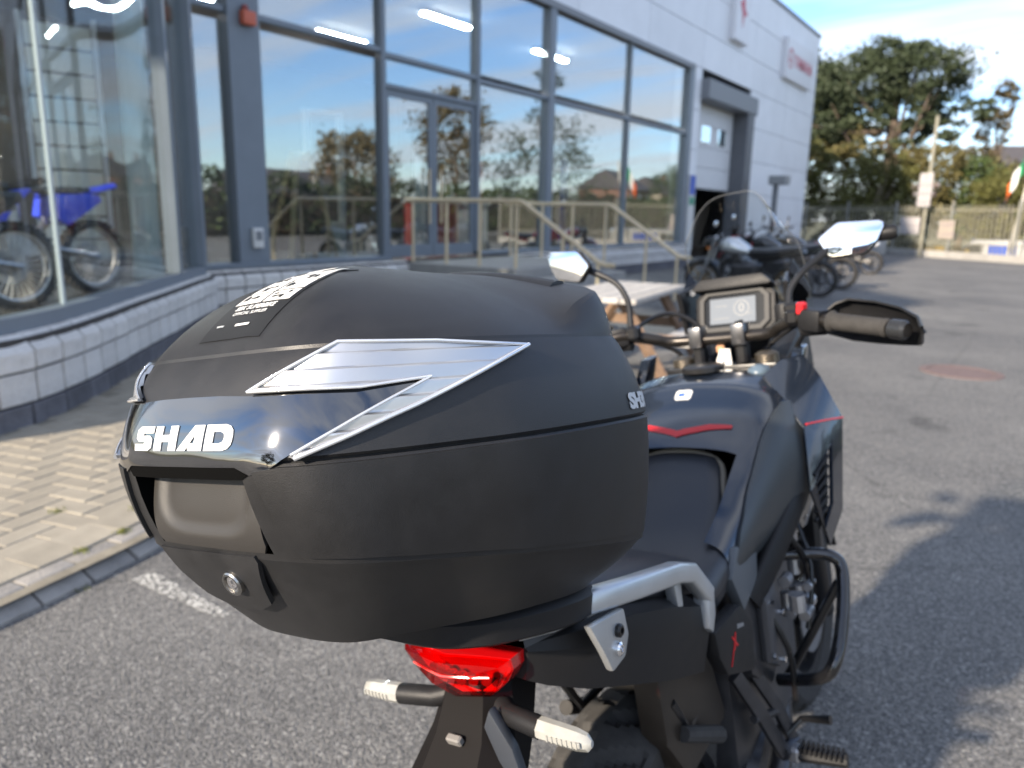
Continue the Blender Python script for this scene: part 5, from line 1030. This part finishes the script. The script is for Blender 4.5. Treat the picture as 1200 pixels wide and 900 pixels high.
# ================================================================== top case
case = thing('top_case', 'black plastic top case with silver side reflectors on the motorcycle rack', 'top case', (0, 0, 0), (0, -LEAN, 0))
patch.center = Vector((0, -.42, 1.2))
NU = 12
def ring(P, z, n=8, sc=1., inset=0.):
    out_ = []
    for k in range(NU*n+1):
        out_.append((cat(P, k/n), z))
    R_ = [(x, y) for (x, y), _ in out_]
    full = R_ + [(-x, y) for x, y in R_[::-1][1:-1]]
    res = []
    for x, y in full:
        dx_, dy_ = x, y+.42; l = hypot(dx_, dy_) or 1
        X, Y = x*sc-dx_/l*inset, -.42+(y+.42)*sc-dy_/l*inset
        res.append((X, Y, z(y) if callable(z) else z))
    return [shear(*p) for p in res]
def mixring(P, Q, t, z, bulge=0., n=8):
    A, C_ = ring(P, 0, n), ring(Q, 0, n); out_ = []
    for i, (a, c) in enumerate(zip(A, C_)):
        x, y = a[0]+(c[0]-a[0])*t, a[1]+(c[1]-a[1])*t; l = hypot(x, y+.42); x, y = x+x/l*bulge, y+(y+.42)/l*bulge
        yl = c[1]; out_.append(shear(x, y, z(yl) if callable(z) else z))
    return out_
zbot = lambda y: 1.036-.06*(y+.62)
def bot(y): return zbot(y)
# --- lower shell
rings = []
rings.append(ring(CB, lambda y: bot(y)-.004, inset=.03)); rings.append(ring(CB, bot, inset=.006)); rings.append(ring(CB, lambda y: bot(y)+.006))
for t in (.25, .5, .75, .9): rings.append(mixring(CB, CL, t**.8, lambda y, t=t: None, 0) if False else [tuple(a_+(c_-a_)*t+(.004*4*t*(1-t)*(d_ if k_ < 2 else -.4) if k_ < 3 else 0) for k_, (a_, c_, d_) in enumerate(zip(a, c, (a[0]/.2, (a[1]+.42)/.25, 1)))) for a, c in zip(ring(CB, lambda y: bot(y)+.006), ring(CL, zlow))])
rings.append(ring(CL, lambda y: zlow(y)-.003)); rings.append(ring(CL, lambda y: zlow(y)+.003, inset=-.0012))
hole0 = len(rings)-1
for t in (.8, .6, .4, .163):
    rings.append(mixring(CS, CL, t, lambda y, t=t: ZS+(zlow(y)-ZS)*t, .004*4*t*(1-t)))
hole1 = len(rings)-1; NR = len(rings[0]); HC = 12       # the handle pocket: columns -HC..HC between these two rings
top_edge = [rings[hole1][k % NR] for k in range(-HC, HC+1)]; low_edge = [rings[hole0][k % NR] for k in range(-HC, HC+1)]; side_cols = [[rings[i][c % NR] for i in range(hole0, hole1+1)] for c in (-HC, HC)]
rings += [ring(CS, ZS-.0035), ring(CS, ZS-.0012, inset=.0018), ring(CS, ZS-.0012, inset=.012)]
b = B(); b.loft(rings); b.bm.verts.ensure_lookup_table(); dead = []
b.bm.verts.index_update()
for f in b.bm.faces:
    q = [(v.index//NR, (v.index % NR+NR//2) % NR-NR//2) for v in f.verts]
    if len(q) == 4 and all(hole0 <= i <= hole1 and -HC <= c <= HC for i, c in q): dead.append(f)
bmesh.ops.delete(b.bm, geom=dead, context='FACES')
lower = b.obj('lower_shell', CASEM, case, ang=18)
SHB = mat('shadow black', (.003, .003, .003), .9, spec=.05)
def inward(P, d): return [(x*.97, y+d, z-.115*d) for x, y, z in P]
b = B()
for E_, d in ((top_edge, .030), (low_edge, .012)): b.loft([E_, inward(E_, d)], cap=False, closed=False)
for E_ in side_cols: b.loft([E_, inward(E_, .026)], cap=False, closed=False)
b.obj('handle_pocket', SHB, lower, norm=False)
b = B(); b.loft([ring(CS, ZS-.0025, inset=.0048), ring(CS, ZS+.0025, inset=.0048)], cap=False); b.obj('seal', mat('black rubber seal', (.006, .006, .006), .7), case, ang=60)
# --- lid with domed roof
def roof_slope(x, y):   # steepness of the roof edge: gentle at the rear and sides, upright at the front
    a = math.atan2(abs(x), -(y+.40))/pi; q = max(0, min(1, (a-.52)/.18)); return 1.15-.15*min(1, a*2)+7*q*q*(3-2*q)
_EDGE = []
for k in range(97):
    x, y = out(CK, k/8); _EDGE += [(x, y, roof_slope(x, y)), (-x, y, roof_slope(x, y))]
def roof_height(x, y):
    """dome height over the lid edge: rises from every edge point at that point's own steepness, then levels out"""
    h = min(s_*hypot(x-a, y-c) for a, c, s_ in _EDGE); P_ = .112-.044*(x/.2)**2-.05*max(0, y+.38)
    return P_*(1-math.exp(-h/P_))
def roof_pt(u, r):
    x, y = out(CK, u); yc = -.40; X, Y = x*r, yc+(y-yc)*r
    return shear(X, Y, 1.315+roof_height(X, Y))
rings = [ring(CS, ZS+.0012, inset=.012), ring(CS, ZS+.0012, inset=.0018), ring(CS, ZS+.0035)]
for t in (.12, .3, .5, .7, .88): rings.append(mixring(CS, CK, t, ZS+(ZK-ZS)*t, .006*4*t*(1-t)))
rings.append(ring(CK, ZK-.002)); us = [k/8 for k in range(NU*8+1)]
us = us + [-u for u in us[::-1][1:-1]]
for r in (.996, .99, .982, .972, .96, .945, .925, .9, .87, .83, .78, .72, .64, .55, .45, .34, .22, .1): rings.append([roof_pt(u, r) for u in us])
b = B(); b.loft(rings); lid = b.obj('lid', CASEM, case, ang=11)
# raised lip round the front half of the roof
def roofz(x, y): return shear(x, y, 1.315+roof_height(x, y))[2]
lip = [(-.195+.0115*k, -.268-.012*abs((-.195+.0115*k)/.2)**2) for k in range(31)]
b = B(); b.loft([[(x, y+.022, roofz(x, y+.022)-.004), (x, y+.012, roofz(x, y+.012)+.003), (x, y, roofz(x, y)+.0045), (x, y-.012, roofz(x, y-.012)+.0035), (x, y-.022, roofz(x, y-.022)-.001)] for x, y in lip], closed=True); b.obj('roof_lip', BLK, lid, ang=40)
# --- glossy rear panel with the name, silver reflectors
def S(u, v): return surf(u, v)
half = [(0, 1.2775), (.75, 1.2772), (1.46, 1.2755), (2.4, 1.2745), (3.46, 1.2728), (4.52, 1.2778), (3.6, 1.2555), (2.55, 1.2285), (2.1, 1.2165), (1.72, 1.2130), (1.45, 1.2195), (.9, 1.2195), (0, 1.2195)]
poly = half + [(-u, v) for u, v in half[::-1][1:-1]]
patch(poly, S, 60, 6, .0022, .003, GLOSS, 'rear_panel', case, ang=60)
rp = bpy.data.objects['rear_panel']
REFL = mat('silver reflector', (.58, .58, .58), .30, metal=.85, coat=.2); REFE = mat('clear reflector edge', (.80, .81, .82), .16, metal=.7, coat=1.)
def ridge(u, v):
    w = ((v-1.2705)/.0125 + abs(u)*.05) % 1
    return .0030*(w/.82 if w < .82 else (1-w)/.18)
def refl(s):
    A = [(1.50, 1.2772), (2.94, 1.3135), (4.74, 1.3105), (6.34, 1.3030), (5.4, 1.2815), (4.4, 1.2585), (3.4, 1.2385), (2.62, 1.2232), (2.52, 1.2262), (3.5, 1.2520), (4.62, 1.2800), (3.50, 1.2755), (2.4, 1.2768)]
    r = patch([(s*u, v) for u, v in A], S, 40, 84, .0034, .004, REFL, 'side_reflector', case, disp=ridge, ang=20)
    # clear raised borders
    for path, w in (([(1.50, 1.2772), (2.94, 1.3135), (4.74, 1.3105), (6.30, 1.3030)], .0017), ([(6.30, 1.3030), (5.4, 1.2815), (4.4, 1.2585), (3.4, 1.2385), (2.62, 1.2240)], .0022), ([(1.50, 1.2772), (2.4, 1.2768), (3.5, 1.2758), (4.62, 1.2805)], .0014), ([(4.62, 1.2805), (3.5, 1.2525), (2.56, 1.2270)], .0014)):
        pts_ = []
        for (a, c), (d, e) in zip(path, path[1:]):
            for k in range(8): pts_.append((a+(d-a)*k/8, c+(e-c)*k/8))
        pts_.append(path[-1]); P = []
        for u, v in pts_:
            q = Vector(S(s*u, v)); n = (Vector(S(s*u+.001, v))-q).cross(Vector(S(s*u, v+.00005))-q).normalized(); n = n if n.dot(q-patch.center) > 0 else -n; P.append(q+n*.0060)
        B().tube(P, w, 8).obj('reflector_edge', REFE, r, ang=60)
refl(1); refl(-1)
# name on the rear panel: four stencil-cut block letters
def glyph(polys, x0): return [[(x0+x, y) for x, y in p] for p in polys]
LT = []
LT += glyph([[(.02, 0), (.80, 0), (.98, .12), (.98, .50), (.82, .62), (.45, .62), (.45, .72), (1.02, .72), (1.02, 1), (.22, 1), (.04, .86), (.04, .52), (.2, .38), (.55, .38), (.55, .28), (-.02, .28)]], 0)
LT += glyph([[(0, 0), (.36, 0), (.36, .36), (.72, .36), (.72, 0), (1.08, 0), (1.08, 1), (.72, 1), (.72, .64), (.36, .64), (.36, 1), (0, 1)]], 1.12)
LT += glyph([[(0, 0), (.40, 0), (.78, .62), (.78, .30), (.62, .30), (.50, .10), (.56, 0), (1.16, 0), (1.16, 1), (.72, 1)]], 2.26)
LT += glyph([[(0, 0), (.80, 0), (1.0, .07), (1.12, .22), (1.15, .40), (1.15, .60), (1.12, .78), (1.0, .93), (.80, 1), (0, 1), (0, .30), (.34, .30), (.34, .72), (.62, .72), (.76, .66), (.80, .55), (.80, .45), (.76, .34), (.62, .28), (0, .28)]], 3.52)
W_L = 4.67
for p in LT:
    q = [((x/W_L-.5)*2.66+.02, 1.2325+y*.0212) for x, y in p]
    patch(q, S, 8, 3, .0030, .0007, WHT, 'letter', rp, ang=60)
# --- handle plate, its thumb dish, lock flap and lock
def Rr(x, z): # rear face, x across, z up (before pitch): find the outline column for this x
    u = x/.0525 if abs(x) < .0525 else math.copysign(1+(abs(x)-.0525)/.05, x); return surf(u, z)
HP = mat('brown-grey handle plastic', (.030, .028, .026), .42, bump=.3, bscale=1400)
patch([(-1.62, 1.2170), (-1.50, 1.2088), (1.50, 1.2088), (1.66, 1.2125), (1.45, 1.2190), (-1.45, 1.2190)], S, 24, 3, .0012, .003, SHB, 'handle_recess_shade', case)  # flat near-black bar, paints the shade of the slot above the handle
def sst(x): x = max(0, min(1, x)); return x*x*(3-2*x)
hp = patch([(-1.44, 1.2075), (1.44, 1.2075), (1.45, 1.150), (1.36, 1.1432), (-1.36, 1.1432), (-1.45, 1.150)], S, 44, 30, .0015, .003, HP, 'opening_handle', case, ang=50, disp=lambda u, v: -.021*sst((v-1.146)/.075)-.0055*sst((1-((u)/1.30)**4-max(0, (1.204-v)/.050)**4)*1.6))
# raised side panels of the lower shell: their edge makes the crease line
def side_panel(s):
    A = [(1.80, 1.2160), (2.3, 1.2185), (4, 1.2185), (7, 1.2185), (10.5, 1.2185), (10.8, 1.1200)] + [(u, zlow(out(CL, u)[1])+.004) for u in (10.4, 9.5, 8.5, 7.5, 6.5, 5.5, 4.5, 3.5, 2.8, 2.2)] + [(2.0, 1.1450)]
    patch([(s*u, v) for u, v in A], S, 76, 12, .0036, .005, CASEM, 'side_panel', case, ang=30, disp=lambda u, v: -.0030*sst((abs(u)-6.0)/4.5))
side_panel(1); side_panel(-1)
for k in range(3):
    x0 = -.10-.10*k; z0 = 1.1672-.0045*k
    patch([(x0, z0), (x0+.42, z0+.0004), (x0+.42, z0+.0012), (x0, z0+.0008)], S, 4, 1, -.0098, .0012, SHB, 'grip_mark', hp)
def Slow(u, v):
    """rear lower shell below the crease"""
    k = out(CL, u); z0 = zlow(k[1])
    if v >= z0: return surf(u, v)
    c = out(CB, u); zb_ = bot(c[1]); t = (z0-v)/(z0-zb_); g = .010*4*t*(1-t)
    x = k[0]+(c[0]-k[0])*t; y = k[1]+(c[1]-k[1])*t; return shear(x*(1+g*2), y+(y+.42)/.25*g, v)
lf = patch([(-1.62, 1.1375), (1.10, 1.1400), (1.14, 1.134), (1.02, 1.112), (.92, 1.0900), (.4, 1.0790), (-.5, 1.0800), (-1.1, 1.0900), (-1.45, 1.112)], Slow, 20, 10, .0032, .005, CASEM, 'lock_flap', case, ang=50)
P = Vector(Slow(.30, 1.111)); nrm = Vector((.03, -.93, -.22)).normalized(); LM = Matrix.Translation(P+nrm*.004) @ nrm.to_track_quat('Z', 'Y').to_matrix().to_4x4()
b = B(); b.lathe([(.0120, -.004), (.0120, .003), (.0108, .0045), (.0088, .0045), (.0086, .0018), (0, .0018)], (0, 0, 0), 'z', 32); b.bm.transform(LM); lk = b.obj('lock', mat('worn steel', (.36, .35, .33), .25, metal=1.), lf, ang=30)
b = B(); b.lathe([(0, .0026), (.0068, .0026), (.0078, .0018)], (0, 0, 0), 'z', 24); b.box((0, .0, .0034), (.0022, .0086, .0014)); b.box((.002, -.003, .0034), (.006, .0022, .0012), rot=(0, 0, .6)); b.bm.transform(LM); b.obj('lock_barrel', ALU, lk)
# --- model marking on the front of the right side
tm = text_mesh('SH39', .021, bold=.0011, spacing=.95)
for v in tm.vertices: v.co = Vector((8.62+v.co.x/.0455*1.0, 1.2385+v.co.y*1.08, 0))
for f in range(1): patch(None, S, 10, 3, .0014, .0006, mat('light grey print', (.50, .51, .52), .5), 'model_marking', case, tri=tm)
# --- sticker on the lid: black label with white pictogram squares and small print
def RS(u, v):   # u across (x), v along the roof (y); draped on the lid
    return (u, v, roofz(u, v))
def quad(x0, y0, x1, y1): return [(x0, y0), (x1, y0), (x1, y1), (x0, y1)]
patch.center = Vector((0, -.42, 1.2))
stk = patch(quad(-.034, -.632, .056, -.500), RS, 5, 12, .0006, .0004, mat('black label film', (.008, .008, .009), .5, spec=.4), 'roof_label', lid, ang=60)
def lab(x0, y0, x1, y1, m=WHT, o=.0011): patch(quad(x0, y0, x1, y1), RS, 2, 3, o, .0003, m, 'label_print', stk, ang=60)
INKB = mat('label ink', (.01, .01, .01), .4); rnd = random.Random(12)
for j in range(4):
    for i in range(2):
        x0 = -.030+i*.042; y0 = -.588+j*.0205; lab(x0, y0, x0+.0385, y0+.0180)
        for k in range(5):
            px, py = x0+.004+rnd.random()*.022, y0+.003+rnd.random()*.009; lab(px, py, px+rnd.uniform(.003, .008), py+rnd.uniform(.0015, .006), INKB, .0016)
def label_text(body, size, x, y, bold=0.):
    me = text_mesh(body, size, bold=bold)
    for v in me.vertices: v.co = Vector((x+v.co.x, y+v.co.y, 0))
    patch(None, RS, 2, 1, .0012, .0003, WHT, 'label_lettering', stk, tri=me)
label_text('SBK SUPERBIKE', .0088, .01, -.595, .0002); label_text('OFFICIAL SUPPLIER', .006, .01, -.603); label_text('www', .005, -.018, -.617)
lab(.006, -.619, .026, -.6165); lab(-.012, -.5055, .03, -.5025)
# --- mounting plate under the case
MP = [(0, -.50), (.06, -.498), (.095, -.485), (.125, -.455), (.142, -.415), (.155, -.37), (.160, -.33), (.156, -.295), (.142, -.272), (.10, -.262), (.06, -.258), (.03, -.257), (0, -.257)]
b = B(); b.loft([ring(MP, lambda y: bot(y)-.040, inset=.010), ring(MP, lambda y: bot(y)-.036, inset=.003), ring(MP, lambda y: bot(y)-.012), ring(MP, lambda y: bot(y)-.007, inset=.004), ring(MP, lambda y: bot(y)+.004, inset=.02)]); b.obj('mounting_plate', BLK, case, ang=35)
